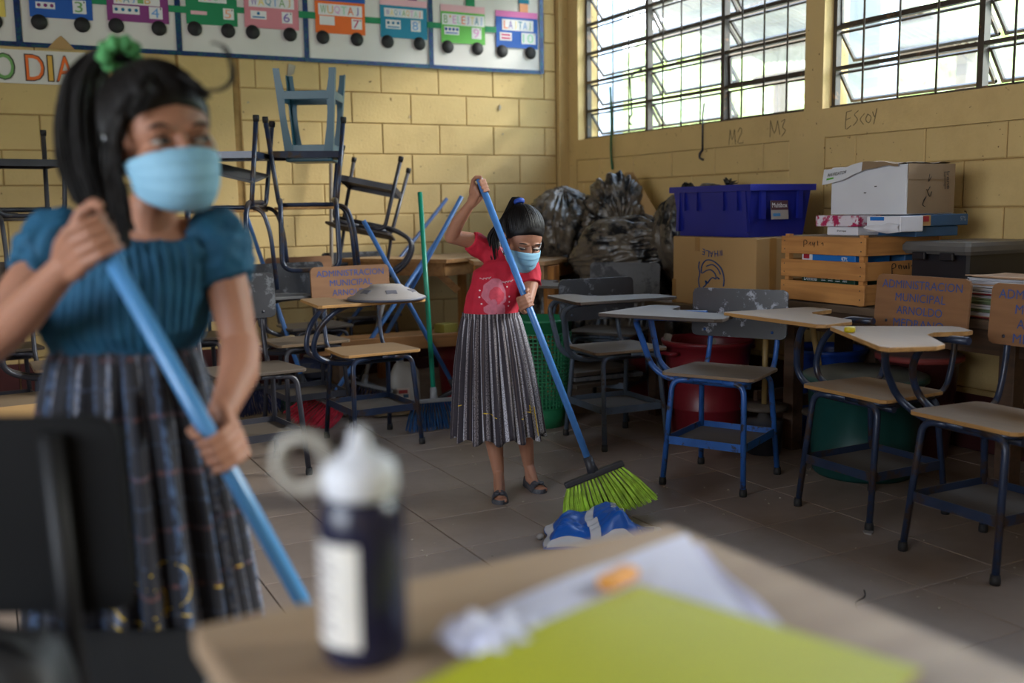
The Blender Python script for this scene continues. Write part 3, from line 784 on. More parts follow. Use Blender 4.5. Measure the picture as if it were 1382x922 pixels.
tag(MB().grid(16, 10, lambda u, v: (1.78 + u * .42, 4.98 + v * .16 - u * .1, .012 + .03 * abs(math.sin(u * 7 + v * 4)) * (1 - abs(2 * v - 1)) + .012 * noise.noise(Vector((u * 6, v * 6, 1))))).build('floor_rag', mat('tan_sacking', (132, 108, 76), .9, var=.2, bump=.4, bscale=60)), 'crumpled tan sacking lying on the floor by the jug', 'rag')

M_BASK = mat('green_basket_plastic', (36, 116, 76), .45, var=.1)
def basket():
    t = tag(empty('waste_basket', (2.46, 4.40, 0)), 'green openwork plastic waste basket standing behind the small girl', 'basket')
    h = .55; r0, r1 = .125, .165
    rad = lambda z: r0 + (r1 - r0) * z / h
    w_ = MB()
    NB, NZ = 44, 19
    for k in range(NB):
        a = 2 * math.pi * k / NB
        w_.tube([(rad(z) * math.cos(a), rad(z) * math.sin(a), z) for z in (.10, .3, h - .07)], .0042, 4, cap=False)
    for q in range(NZ + 1):
        z = .10 + (h - .17) * q / NZ
        w_.tube([(rad(z) * math.cos(2 * math.pi * k / 44), rad(z) * math.sin(2 * math.pi * k / 44), z) for k in range(45)], .0045, 4, cap=False)
    o = w_.build('lattice', M_BASK, t)
    MB().lathe([(0, .004), (rad(0), .0), (rad(.1), .10), (rad(.1) - .004, .10), (rad(0) - .006, .008), (0, .008)], 40).build('base', M_BASK, t)
    MB().lathe([(rad(h - .07), h - .07), (rad(h) + .002, h - .012), (rad(h) + .012, h - .012), (rad(h) + .012, h), (rad(h) - .003, h), (rad(h - .07) - .004, h - .07)], 40).build('rim', M_BASK, t)
    MB().lathe([(0, h - .045), (.12, h - .045), (.14, h - .05)], 30).build('inner_tray', mat('pale_green_sheet', (70, 140, 90), .6), t)
basket()

def bin_(name, label, loc, r0, r1, h, rgb, ribs=(), handles=False, lid=None, rz=0):
    t = tag(empty(name, loc, rz), label, 'bin', 'plastic bins under the side table')
    m_ = mat(name + '_plastic_' + str(rgb[0]), rgb, .38, var=.1, scale=4)
    rad = lambda z: r0 + (r1 - r0) * z / h
    pr = [(0, .004), (r0 * .96, 0), (r0, .012)]
    for z in ribs: pr += [(rad(z - .008), z - .008), (rad(z) + .005, z - .003), (rad(z) + .005, z + .003), (rad(z + .008), z + .008)]
    pr += [(r1, h - .03), (r1 + .004, h - .028), (r1 + .014, h - .012), (r1 + .014, h), (r1 - .004, h), (r1 - .008, h - .03), (r0 - .008, .02), (0, .012)]
    MB().lathe(pr, 40).build('body', m_, t)
    if handles:
        for s_ in (-1, 1):
            MB().tube(fillet([(s_ * (r1 + .005), -.05, h - .05), (s_ * (r1 + .045), -.05, h - .05), (s_ * (r1 + .045), .05, h - .05), (s_ * (r1 + .005), .05, h - .05)], .02, 4), .010, 7).build('handle', m_, t)
    if lid:
        lm = mat('lid_' + str(lid[0]) + name, lid, .6, var=.2, dust=(110, 104, 98))
        MB().lathe([(0, h + .03), (r1 * .75, h + .03), (r1 * .8, h + .022), (r1 * 1.0, h + .016), (r1 + .022, h + .008), (r1 + .022, h - .012), (r1 + .016, h - .012)], 36).build('lid', lm, t)
    return t
bin_('waste_bin', 'large red plastic bin with side handles behind the bright blue desk', (3.02, 3.76, 0), .165, .205, .47, (116, 26, 36), (.15, .33), True)
bin_('waste_bin', 'deep blue plastic bin standing behind the dark table leg', (3.53, 3.50, 0), .15, .175, .42, (28, 66, 150), (.3,))
bin_('waste_bin', 'dark green lidded plastic bin under the navy stencilled desk', (3.14, 2.90, 0), .20, .225, .40, (18, 66, 62), (.06,), False, (58, 92, 84))
bin_('waste_bin', 'short bin with a dusty red lid behind the green bin', (3.55, 2.98, 0), .13, .16, .44, (70, 30, 30), (), False, (150, 66, 62))
bin_('waste_bin', 'dark red plastic tub behind the small girl beside the bench', (2.44, 5.26, 0), .14, .17, .36, (104, 18, 26), (.25,))
bin_('waste_bin', 'dark red wide tub under the cardboard box left of the red bin', (3.36, 4.60, 0), .17, .19, .40, (84, 20, 24), (.3,))
M_BAMB = mat('bamboo_pole', (150, 124, 76), .5, var=.15, scale=4)
def pole_stand(label, loc, ph, tilt):
    t = tag(empty('pole_stand', loc), label, 'stand', 'pole stands under the side table')
    MB().lathe([(0, 0), (.075, 0), (.082, .09), (.085, .15), (.03, .155), (.02, .2)], 20).build('base', M_DARKT, t)
    MB().lathe([(0, .205), (.105, .2), (.108, .208), (.105, .216), (0, .222)], 28).build('disc', M_PLYD, t)
    MB().tube([(0, 0, .2), (tilt[0], tilt[1], ph)], .013, 9).build('pole', M_BAMB, t)
pole_stand('bamboo pole standing on a dusty disc left of the dark table leg', (3.02, 3.36, 0), .62, (.02, .02))
pole_stand('bamboo pole standing on a dusty disc right of the dark table leg', (3.16, 3.12, 0), .62, (-.05, .06))

M_RAG = mat('grey_rag', (128, 120, 110), .9, var=.2)
for k, (x, y, z, l, lab_) in enumerate(((2.86, 3.86, .475, .10, 'small grey rag drooping over the red bin rim at its left'), (2.93, 3.62, .475, .13, 'pointed grey rag drooping over the red bin rim at its right'))):
    tag(MB().grid(6, 8, lambda u, v: (x - .02 * math.sin(v * 2) + .006 * math.sin(u * 7 + v * 4), y + (u - .5) * .07 * (1 - .5 * v), z + .012 - v * l + .01 * math.sin(u * 3.1))).build('rag', M_RAG), lab_, 'rag', 'rags on the red bin')

# ================================================================ side tables and what they carry
M_TOPW = wood('weathered_table_top', (104, 84, 66), (72, 56, 44), .65, 1, 4, dust=(120, 104, 88))
def side_table(label, x0, x1, y0, y1, h, legs, apron=.09):
    t = tag(empty('side_table', ((x0 + x1) / 2, (y0 + y1) / 2, 0)), label, 'table', 'dark wooden tables along the window wall')
    cx, cy = (x0 + x1) / 2, (y0 + y1) / 2
    n = 3; w_ = (x1 - x0) / n
    for i in range(n): MB().box((x0 - cx + (i + .5) * w_, 0, h - .016), (w_ - .004, y1 - y0, .032), bev=.003).build('plank', M_TOPW, t)
    MB().box((x0 - cx + .03, 0, h - .032 - apron / 2), (.022, y1 - y0 - .06, apron)).build('apron', M_OLD, t)
    MB().box((x1 - cx - .03, 0, h - .032 - apron / 2), (.022, y1 - y0 - .06, apron)).build('apron', M_OLD, t)
    for x, y in legs: MB().box((x - cx, y - cy, (h - .032) / 2), (.062, .062, h - .032), bev=.004).build('leg', M_OLD, t)
    for y in sorted({y for x, y in legs}): MB().box((0, y - cy, .22), (x1 - x0 - .1, .025, .05)).build('stretcher', M_OLD, t)
side_table('long dark wooden side table carrying the crate and black tote', 3.12, 3.74, .9, 3.41, .68, [(3.175, 3.345), (3.68, 3.345), (3.15, 2.25), (3.68, 2.25), (3.16, .98), (3.68, .98)])
side_table('low dark wooden table under the printed cardboard box', 3.06, 3.70, 3.46, 4.34, .612, [(3.66, 3.52), (3.66, 4.28), (3.10, 4.28)], .06)

M_CARD = mat('brown_cardboard', (176, 140, 92), .8, var=.06, scale=3, bump=.06, bscale=60)
M_CARDD = mat('grey_brown_cardboard', (134, 112, 86), .85, var=.1, scale=4)
M_CARDW = mat('white_carton', (206, 208, 214), .5, var=.03)
M_TAPE = mat('parcel_tape', (160, 118, 66), .35)
M_INKB = mat('blue_print_ink', (18, 66, 130), .5)
M_INKK = mat('black_ink', (24, 22, 24), .6)
def open_box(mb, x0, x1, y0, y1, z0, z1, t=.005):
    mb.box(((x0 + x1) / 2, (y0 + y1) / 2, (z0 + z1) / 2), (x1 - x0, y1 - y0, z1 - z0), bev=.006)
# printed cardboard box, upside down
t = tag(empty('cardboard_box', (3.10, 3.83, .613)), 'big brown cardboard box printed upside down with a blue whale', 'box')
b = MB(); open_box(b, 0, .44, -.31, .31, 0, .335); bx = b.build('carton', M_CARD, t)
MB().box((-.0008, .115, .30), (.0015, .035, .07)).build('tape', M_TAPE, t); MB().box((-.0008, .30, .06), (.0015, .03, .12)).build('tape', M_TAPE, t)
MB().box((.10, -.3108, .17), (.04, .0015, .33)).build('tape', M_TAPE, t)
MF = frame_M((-.002, 0, 0), (0, -1, 0), (0, 0, 1))      # face towards the room: x to the viewer's right, y up
for ch, u, v, a in (('W', .064, .228, -12), ('H', .028, .222, -6), ('A', -.008, .219, 0), ('L', -.038, .221, 6), ('E', -.068, .228, 12)):
    lettering('printed_letter', ch, .026 if ch != 'E' else .02, .030, MF @ Matrix.Translation((u + .005, v + .035, 0)) @ Matrix.Rotation(R(180 + a * -1), 4, 'Z'), M_INKB, bx)
def ink(pts, r=.0028, k=5, par=None, M=None, mat_=None, name='ink_stroke', flat=.3):
    P = [M @ Vector((x, y, 0)) for x, y in (bez([(*p, 0) for p in pts], k) if False else [(q.x, q.y) for q in bez([(p[0], p[1], 0) for p in pts], k)])]
    return MB().tube(P, r, 5).build(name, mat_, par)
whale = [[(.085, .01), (.088, .05), (.07, .10), (.02, .135), (-.03, .14), (-.06, .11), (-.062, .07), (-.03, .085), (.0, .09), (.03, .07), (.035, .045), (.012, .05), (-.008, .035), (-.02, .02), (-.035, .03), (-.03, .012), (-.05, -.005), (-.06, -.035)],
         [(-.06, -.035), (-.075, -.01), (-.083, .03), (-.075, .07), (-.083, .10), (-.078, .13)], [(-.03, .108), (.01, .118), (.045, .10), (.065, .07)], [(.045, .055), (.053, .046), (.058, .048)], [(-.035, .03), (-.03, .018), (-.02, .02)]]
for st in whale: ink([(x * 1.12 - .008, y * .92 + .095) for x, y in st], .0032, 5, bx, MF, M_INKB, 'printed_line')

# blue storage bin on top of it
M_BIN = mat('royal_blue_plastic', (24, 34, 128), .32, var=.08)
t = tag(empty('storage_bin', (3.155, 3.905, .949)), 'royal blue plastic storage bin resting on the whale box', 'storage bin')
def bin_body():
    m_ = MB(); hx, hy, h = .185, .29, .245; tp = .90
    L = [(hx * tp, hy * tp, 0), (hx, hy, h - .03), (hx + .018, hy + .018, h - .03), (hx + .018, hy + .018, h), (hx - .004, hy - .004, h), (hx * tp - .004, hy * tp - .004, .006)]
    vs = []
    for a, b_, z in L: vs += [(x * a + .175, y * b_, z) for x, y in ((-1, -1), (1, -1), (1, 1), (-1, 1))]
    fs = [(3, 2, 1, 0), (20, 21, 22, 23)]
    for k in range(len(L) - 1):
        for i in range(4): fs.append((k * 4 + i, k * 4 + (i + 1) % 4, (k + 1) * 4 + (i + 1) % 4, (k + 1) * 4 + i))
    return m_.add(vs, fs)
bin_body().build('body', M_BIN, t)
for y in (-.20, -.10, .10, .20): MB().box((-.012, y, .17), (.012, .008, .09)).build('rib', M_BIN, t)
for x in (.06, .29): MB().box((x, -.292, .15), (.03, .016, .13)).build('rib', M_BIN, t)
for y in (-.262, .262): MB().box((-.003, y, .11), (.02, .02, .21), Matrix.Rotation(R(-4 if y < 0 else 4), 4, 'X') @ Matrix.Identity(4)).build('corner_post', M_BIN, t)
ML = frame_M((.165, -.2925, .125), (1, 0, 0), (0, .09, 1))
lbm = MB().box((0, 0, 0), (.105, .088, .002), ML).build('label', mat('grey_label', (150, 140, 134), .5), t)
MB().box((0, .022, .0015), (.105, .044, .001), ML).build('label_band', mat('label_maroon', (70, 30, 40), .5), lbm)
lettering('label_text', 'Multibox', .092, .022, ML @ Matrix.Translation((0, .022, .0025)), mat('label_white', (226, 222, 220), .5), lbm)
MB().box((-.02, -.023, .0015), (.045, .014, .001), ML).build('label_patch', mat('label_blue', (60, 120, 170), .5), lbm)

# wooden crate
t = tag(empty('wooden_crate', (3.12, 3.14, .682)), 'slatted orange wooden crate standing on the long side table', 'crate')
M_SLAT = wood('crate_slat_wood', (196, 138, 78), (160, 104, 56), .6, 1, 5)
M_SLATX = wood('crate_slat_wood_cross', (190, 134, 76), (156, 102, 56), .6, 0, 5)
CX, CY, CH = .44, .46, .28
for i, (z0, z1) in enumerate(((.005, .088), (.105, .18), (.205, .28))):
    for x in (0, CX):
        o = MB().box((x + (.005 if x == 0 else -.005), 0, (z0 + z1) / 2), (.010, CY + .02, z1 - z0), bev=.0015).build('slat', M_SLAT, t)
        if x == 0:
            for y in (-CY / 2 + .012, CY / 2 - .012):
                for dz in (.018, -.018): MB().lathe([(.003, 0), (0, .001)], 6, Matrix.Translation((-.001, y, (z0 + z1) / 2 + dz)) @ Matrix.Rotation(R(-90), 4, 'Y')).build('nail', M_DARKT, o)
    for y in (-CY / 2, CY / 2): MB().box((CX / 2, y, (z0 + z1) / 2), (CX - .02, .010, z1 - z0), bev=.0015).build('slat', M_SLATX, t)
for x in (.022, CX - .022):
    for y in (-CY / 2 + .018, CY / 2 - .018): MB().box((x, y, CH / 2 + .005), (.024, .024, CH + .008)).build('corner_post', M_SLAT, t)
MB().box((CX / 2, 0, .006), (CX - .03, CY - .03, .008)).build('floor_board', M_SLAT, t)
MP = frame_M((-.0015, 0, 0), (0, -1, 0), (0, 0, 1))
for st in ([(-.10, .235), (-.10, .262), (-.085, .262), (-.083, .25), (-.1, .246)], [(-.07, .246), (-.062, .256), (-.058, .242)], [(-.05, .256), (-.046, .243), (-.036, .256), (-.04, .235)], [(-.02, .262), (-.018, .243)], [(.0, .25), (.01, .255), (.012, .243)]): ink(st, .0012, 4, t, MP, M_INKK, 'handwriting')
MQ = frame_M((.22, -CY / 2 - .0065, .15), (1, 0, 0), (0, 0, 1))
for st in ([(-.06, -.03), (-.062, .015), (-.045, .02), (-.042, .005), (-.06, .0)], [(-.02, -.002), (-.025, .01), (-.01, .012), (-.008, -.004)], [(.005, .01), (.01, -.004), (.02, .01), (.024, -.004)], [(.035, .02), (.038, -.004)], [(.05, .005), (.058, .012), (.066, -.006)]): ink(st, .0014, 4, t, MQ, M_INKK, 'handwriting')
M_BOXB = mat('blue_box_print', (22, 108, 190), .4, var=.04)
M_BOXDB = mat('deep_blue_box_print', (44, 84, 124), .5, var=.06)
M_BOXG = mat('dark_green_box_print', (14, 54, 40), .4)
M_PAPER = mat('white_paper', (218, 218, 226), .6, var=.03)
M_RED = mat('red_print', (160, 28, 48), .5)
def packet(name, label, loc, dim, m_, cat='box', group=None, rz=0):
    t = tag(empty(name, loc, rz), label, cat, group)
    MB().box((0, 0, dim[2] / 2), dim, bev=.003).build('wrapper', m_, t); return t
t = packet('paper_box', 'blue and white paper box lying high inside the wooden crate', (3.24, 3.12, .835), (.20, .30, .08), M_BOXB)
MX = frame_M((-.1015, 0, .042), (0, -1, 0), (0, 0, 1))
lb = MB().box((-.118, .0, 0), (.06, .07, .001), MX).build('label', M_PAPER, t); MB().box((-.122, .004, .001), (.034, .028, .001), MX).build('label_patch', M_RED, lb)
M_WHT = mat('white_print', (222, 224, 230), .5)
lettering('label_text', '97%', .034, .020, MX @ Matrix.Translation((.095, -.008, .001)), M_WHT, t); lettering('label_text', 'Papel Fotocopias', .075, .008, MX @ Matrix.Translation((.015, .01, .001)), M_WHT, t)
t = packet('paper_box', 'dark green box lying low inside the wooden crate', (3.24, 3.12, .694), (.20, .30, .115), M_BOXG)
MX = frame_M((-.1015, 0, .09), (0, -1, 0), (0, 0, 1))
lettering('label_text', 'Domino', .075, .022, MX @ Matrix.Translation((-.095, 0, .001)), M_WHT, t)
for k in range(4): lettering('label_text', '======', .024, .010, MX @ Matrix.Translation((-.02 + k * .04, -.002, .001)), M_WHT, t)
t = packet('paper_box', 'blue and white paper box at the far side inside the crate', (3.45, 3.02, .70), (.16, .20, .22), M_BOXDB)
t = packet('paper_stack', 'plain white ream lying on the boxes inside the wooden crate', (3.32, 3.14, .921), (.34, .42, .044), M_CARDD)
# packets on the crate, under the white carton
t = packet('paper_ream', 'plain white ream at the bottom under the pink patterned ream', (3.29, 3.09, .967), (.21, .17, .036), M_PAPER, 'ream', 'paper reams under the white carton')
lettering('label_text', 'Europa', .05, .010, frame_M((-.106, .0, .018), (0, -1, 0), (0, 0, 1)), M_INKK, t)
t = packet('paper_ream', 'white ream with pink scribble pattern under the carton', (3.275, 3.11, 1.004), (.21, .235, .046), mat('pink_scribble_wrapper', (214, 206, 216), .5, var=.02, second=(170, 30, 84), amount=.46, sscale=26), 'ream', 'paper reams under the white carton')
t = packet('paper_ream', 'torn open white ream beside the pink patterned ream', (3.235, 2.86, .985), (.13, .17, .062), M_PAPER, 'ream', 'paper reams under the white carton')
MB().grid(8, 6, lambda u, v: (-.067 - .012 * math.sin(v * 3) - .006 * math.sin(u * 9), -.085 + u * .17, .030 - v * .03 + .006 * math.sin(u * 5 + v * 3))).build('torn_flap', M_PAPER, t)
MB().box((-.066, .03, .052), (.001, .07, .014)).build('label_band', M_BOXB, t)
t = packet('paper_box', 'flat blue ream box right under the white carton', (3.45, 2.90, 1.004), (.29, .20, .046), M_BOXDB, 'box', 'blue ream boxes under the white carton')
MX = frame_M((-.11, -.1012, .023), (1, 0, 0), (0, 0, 1)); lb = MB().box((0, 0, 0), (.06, .042, .001), MX).build('label', M_CARD, t); MB().box((0, .006, .001), (.036, .022, .001), MX).build('label_patch', M_RED, lb)
lettering('label_text', '97%', .034, .020, MX @ Matrix.Translation((.22, .004, .001)), mat('faded_print', (140, 150, 160), .5), t)
t = packet('paper_box', 'blue ream box at the bottom beneath the flat blue one', (3.43, 2.92, .962), (.25, .21, .041), M_BOXDB, 'box', 'blue ream boxes under the white carton')

# white carton with its crushed lid
t = tag(empty('white_carton', (3.40, 3.03, 1.052)), 'big white paper carton with crushed brown lid on top of the stack', 'box')
MB().box((0, 0, .10), (.28, .40, .20), bev=.004).build('carton', M_CARDW, t)
MB().box((.003, -.2015, .10), (.272, .002, .195)).build('brown_side', M_CARDD, t)
MB().box((.0, -.2035, .17), (.27, .004, .062)).build('side_flap', M_CARDD, t)
def lidtop(u, v):
    x = -.155 + u * .33; y = -.20 + v * .43
    z = .206 + .018 * math.exp(-((v - .45) / .2) ** 2) * (1 - .5 * u) + .008 * noise.noise(Vector((u * 5, v * 6, 2))) - .012 * v
    return (x, y, z)
MB().grid(20, 26, lidtop).build('lid_top', M_CARDD, t)
def lidfront(u, v):
    y = -.17 + u * .40; drop = .010 + .062 * max(0, (u - .12)) ** .75
    top = lidtop(0, min(1, max(0, (y + .2) / .43)))
    return (-.155 - .010 * v * u, y, top[2] - v * drop)
MB().grid(20, 3, lidfront).build('lid_front', M_CARDW, t)
MB().grid(12, 3, lambda u, v: (lidfront(u * .46, v)[0] - .0015, lidfront(u * .46, v)[1], lidfront(u * .46, v)[2])).build('lid_torn_edge', M_CARDD, t)
MN = frame_M((-.1665, .165, .184), (0, -1, -.0), (-.02, .0, 1))
nt = lettering('printed_text', 'NAVIGATOR', .105, .018, Matrix.Identity(4), M_INKK, t, shear=.2)
for v in nt.data.vertices:
    p = lidfront(min(1, max(0, .80 - v.co.x / .40)), min(1, max(0, .40 - v.co.y / .07))); v.co = (p[0] - .0025, p[1], p[2])
MB().grid(8, 2, lambda u, v: (lidfront(.94 - u * .10, .62 + v * .12)[0] - .0025, lidfront(.94 - u * .10, 0)[1], lidfront(.94 - u * .10, .62 + v * .12)[2])).build('green_mark', mat('green_print', (90, 170, 60), .5), t)
MK = frame_M((.0, -.2055, .10), (1, 0, 0), (0, 0, 1))
for st in ([(-.015, .06), (-.02, .03), (-.005, .05)], [(-.01, .01), (-.02, -.005)], [(-.03, .0), (-.01, -.03), (.0, -.01)], [(-.045, -.045), (-.03, -.03), (-.05, -.06), (-.035, -.07)]): ink(st, .0014, 4, t, MK, M_INKK, 'handwriting')
for tx, xx in (('Irene', .095), ('Santiago', .075)): lettering('handwriting', tx, .07, .018, MK @ Matrix.Translation((xx, .035, .0)) @ Matrix.Rotation(R(-84), 4, 'Z'), M_INKK, t)
for y, z in ((.01, .09), (-.045, .115)): MB().box((-.1412, y, z), (.001, .012, .004), Matrix.Identity(4)).build('scuff', M_INKK, t)

# black tote and paper pile
M_TOTE = mat('black_tote_plastic', (26, 26, 32), .4, var=.1)
M_TLID = mat('grey_tote_lid', (88, 86, 84), .5, var=.1, dust=(136, 128, 118))
t = tag(empty('storage_tote', (3.52, 2.70, .682)), 'black plastic tote with dusty grey lid on the side table', 'storage tote')
MB().prism([(-.20, -.13), (.19, -.13), (.20, -.12), (.20, .13), (.19, .14), (-.20, .14), (-.21, .13), (-.21, -.12)], 0, .225).build('body', M_TOTE, t)
MB().prism([(-.23, -.155), (.21, -.155), (.225, -.14), (.225, .15), (.21, .165), (-.23, .165), (-.245, .15), (-.245, -.14)], .215, .262, bev=.014).build('lid', M_TLID, t)
for y in (-.06, .07): MB().box((-.243, y, .208), (.016, .06, .03), bev=.003).build('latch', M_TOTE, t)
ps = empty('paper_pile', (3.26, 2.30, .682)); tag(ps, 'tall untidy pile of papers and folders on the side table', 'paper pile')
rs = random.Random(4); z = 0
PC = [(206, 206, 214), (196, 194, 200), (112, 128, 96), (186, 186, 196), (132, 40, 50), (186, 190, 198), (196, 160, 130), (120, 138, 104), (206, 206, 212)]
PM = [mat('sheet_' + str(i), c, .7, var=.04) for i, c in enumerate(PC)]
seq = [4, 6, 1, 0, 7, 2, 5, 1, 2, 7, 2, 3, 5, 4, 0, 3, 1, 0, 6, 3, 0, 8, 5, 6, 6]
for k, ci in enumerate(seq):
    th = rs.uniform(.003, .0095); dx, dy, a = rs.uniform(-.012, .012), rs.uniform(-.014, .014), rs.uniform(-.05, .05)
    bend = .012 if k > 12 else .004
    def sh(u, v, z=z, th=th): return None
    g = MB()
    for s_, zz in ((0, z), (1, z + th * .85)):
        pass
    nu, nv = 6, 6
    def top(u, v, zz): return (-.10 + u * .22, -.15 + v * .30, zz + bend * ((u - .6) ** 2 + .6 * (v - .6) ** 2))
    vs = [top(i / nu, j / nv, zz) for zz in (z, z + th * .85) for j in range(nv + 1) for i in range(nu + 1)]
    N_ = (nu + 1) * (nv + 1); fs = []
    for j in range(nv):
        for i in range(nu):
            q = j * (nu + 1) + i; fs.append((q, q + nu + 1, q + nu + 2, q + 1)); fs.append((N_ + q, N_ + q + 1, N_ + q + nu + 2, N_ + q + nu + 1))
    for i in range(nu): fs += [(i, i + 1, N_ + i + 1, N_ + i), (nv * (nu + 1) + i + 1, nv * (nu + 1) + i, N_ + nv * (nu + 1) + i, N_ + nv * (nu + 1) + i + 1)]
    for j in range(nv): fs += [((j + 1) * (nu + 1), j * (nu + 1), N_ + j * (nu + 1), N_ + (j + 1) * (nu + 1)), (j * (nu + 1) + nu, (j + 1) * (nu + 1) + nu, N_ + (j + 1) * (nu + 1) + nu, N_ + j * (nu + 1) + nu)]
    o = g.add(vs, fs, False, Matrix.Translation((dx, dy, 0)) @ Matrix.Rotation(a, 4, 'Z')).build('folder', PM[ci], ps); z += th
o = tag(MB().lathe([(.0, 0), (.016, 0), (.017, .003), (.017, .013), (.015, .016), (0, .016)], 20).build('bottle_cap', mat('yellow_cap', (196, 172, 20), .4), None, (2.385, 2.27, .7005)), 'small yellow cap lying on the nearest desk tablet', 'cap')

# ================================================================ garbage bags in the corner
M_BAG = mat('black_bag_film', (20, 20, 22), .36, var=.2, scale=5, second=(92, 82, 70), amount=.60, sscale=4.5, bump=.5, bscale=22)
def bag(label, loc, r, axis=(0, 0, 1), seed=0, knot=None, folds=11, dust=True):
    t = tag(empty('garbage_bag', loc), label, 'garbage bag', 'garbage bags piled in the corner')
    A = Vector(axis).normalized(); Q = A.to_track_quat('Z', 'Y').to_matrix().to_4x4()
    so = Vector((seed * 3.1, seed * 1.7, seed))
    def fn(u, v):
        a = u * 2 * math.pi; ph = v * math.pi
        d = Vector((math.sin(ph) * math.cos(a), math.sin(ph) * math.sin(a), math.cos(ph)))
        k = 1 + .16 * noise.noise(d * 1.6 + so)
        fold = abs(noise.noise(Vector((math.cos(a) * folds * .35, math.sin(a) * folds * .35, v * 1.6)) + so))      # long folds running to the knot
        k -= .17 * (1 - min(1, fold * 3.2)) ** 2
        rg1 = 1 - 2.6 * abs(noise.noise(Vector((d.x * 4.2, d.y * 4.2, d.z * 2.2)) + so)); rg2 = 1 - 2.6 * abs(noise.noise(Vector((d.x * 10, d.y * 10, d.z * 4.5)) + so * 2))
        k += .055 * max(-.6, rg1) + .030 * max(-.6, rg2) + .012 * noise.noise(d * 26 + so)
        top = max(0, (.30 - v) / .30)
        k *= 1 - .12 * top
        p = Vector((d.x * r[0] * (1 - .55 * top ** 2), d.y * r[1] * (1 - .55 * top ** 2), d.z * r[2] + top ** 2 * r[2] * .22)) * k
        return tuple(Q @ p)
    MB().grid(120, 76, fn, closed=True, uv=False).build('film', M_BAG, t)
    if knot:
        K = MB()
        for q in range(7):
            a = q / 7 * 2 * math.pi; p0 = Q @ Vector((0, 0, r[2] * 1.08))
            p1 = p0 + Q @ Vector((math.cos(a) * .05, math.sin(a) * .05, .05)) * knot
            K.tube([p0, (p0 + p1) / 2 + Vector((0, 0, .01)), p1], [.014 * knot, .02 * knot, .006], 6, flat=.4)
        K.build('knot', M_BAG, t)
    return t
bag('large shiny black garbage bag at the upper left of the pile', (3.30, 5.55, .96), (.27, .30, .25), (-.1, -.1, 1), 1, None, 11)
bag('folded dusty garbage bag slumped over the top of the pile', (3.46, 5.22, 1.00), (.22, .30, .15), (.3, .9, .15), 2, None, 14)
bag('striped dusty garbage bag lying foremost on the pile', (3.34, 4.92, .82), (.22, .22, .33), (-.55, .75, -.1), 3, 1.0, 16)
bag('grey garbage bag squeezed behind the royal blue bin', (3.55, 4.56, .92), (.20, .22, .27), (-.1, .1, 1), 4, None, 12)
bag('small garbage bag with a tuft showing above the blue bin', (3.63, 4.42, 1.06), (.13, .22, .14), (0, -.5, 1), 5, .8, 9)
bag('low dark garbage bag at the left foot of the pile', (3.22, 5.88, .74), (.20, .22, .30), (-.2, .2, 1), 6, .8, 12)
bag('brown streaked garbage bag under the folded one', (3.16, 5.36, .47), (.19, .20, .25), (.1, .3, 1), 7, 1.0, 14)
bag('heavy garbage bag at the bottom of the pile by the wall', (3.52, 5.15, .40), (.27, .32, .38), (0, 0, 1), 8, None, 8)
bag('sagging garbage bag at the floor behind the grey desk', (3.50, 4.74, .36), (.26, .22, .36), (0, .1, 1), 9, None, 8)
bag('garbage bag on the floor in the very corner', (3.42, 5.88, .38), (.30, .30, .38), (0, 0, 1), 10, None, 8)
cbd = MB().prism([(-.16, -.05), (.14, -.12), (.20, -.05), (-.13, .05), (-.17, .02)], -.002, .003, frame_M((3.60, 5.13, 1.20), (.25, -.78, -.55), (.35, .1, 1)))
tag(cbd.build('cardboard_sheet', M_CARD), 'torn brown cardboard sheet sticking out on top of the garbage bags', 'cardboard')

# ================================================================ number train posters and banner
M_PPR = mat('poster_paper', (214, 210, 206), .7, var=.05, scale=3, bump=.25, bscale=7)
M_GLIT = mat('blue_glitter_border', (22, 46, 104), .3, .2, var=.5, scale=60, second=(22, 88, 96), amount=.45, sscale=70)
PB = mat('black_card', (34, 33, 35), .7)
def pm(n, c): return mat('card_' + n, c, .65, var=.05)
CC = {'blue': pm('blue', (20, 84, 170)), 'purple': pm('purple', (130, 52, 120)), 'green': pm('green', (20, 128, 82)), 'pink': pm('pink', (206, 128, 140)), 'orange': pm('orange', (228, 106, 36)), 'teal': pm('teal', (24, 128, 160)), 'lime': pm('lime', (98, 180, 76)), 'rose': pm('rose', (226, 176, 186)), 'mag': pm('magenta', (206, 110, 170)), 'white': pm('white', (222, 220, 222)), 'yellow': pm('yellow', (224, 200, 96)), 'dot': pm('dot_blue', (20, 120, 170)), 'pdot': pm('dot_purple', (140, 44, 120)), 'bar': pm('bar_magenta', (190, 40, 100)), 'sky': pm('sky_blue', (110, 160, 216)), 'olive': pm('olive_green', (110, 160, 90)), 'violet': pm('violet', (120, 90, 170)), 'gold': pm('gold', (214, 166, 70)), 'peach': pm('peach', (232, 160, 118)), 'mint': pm('mint', (150, 206, 170)), 'lilac': pm('lilac', (214, 150, 200)), 'red': pm('coral', (214, 80, 96))}
YP = 6.384
def rect(x0, x1, z0, z1, y, th, name, m_, par):
    return MB().box(((x0 + x1) / 2, y, (z0 + z1) / 2), (x1 - x0, th, z1 - z0)).build(name, m_, par)
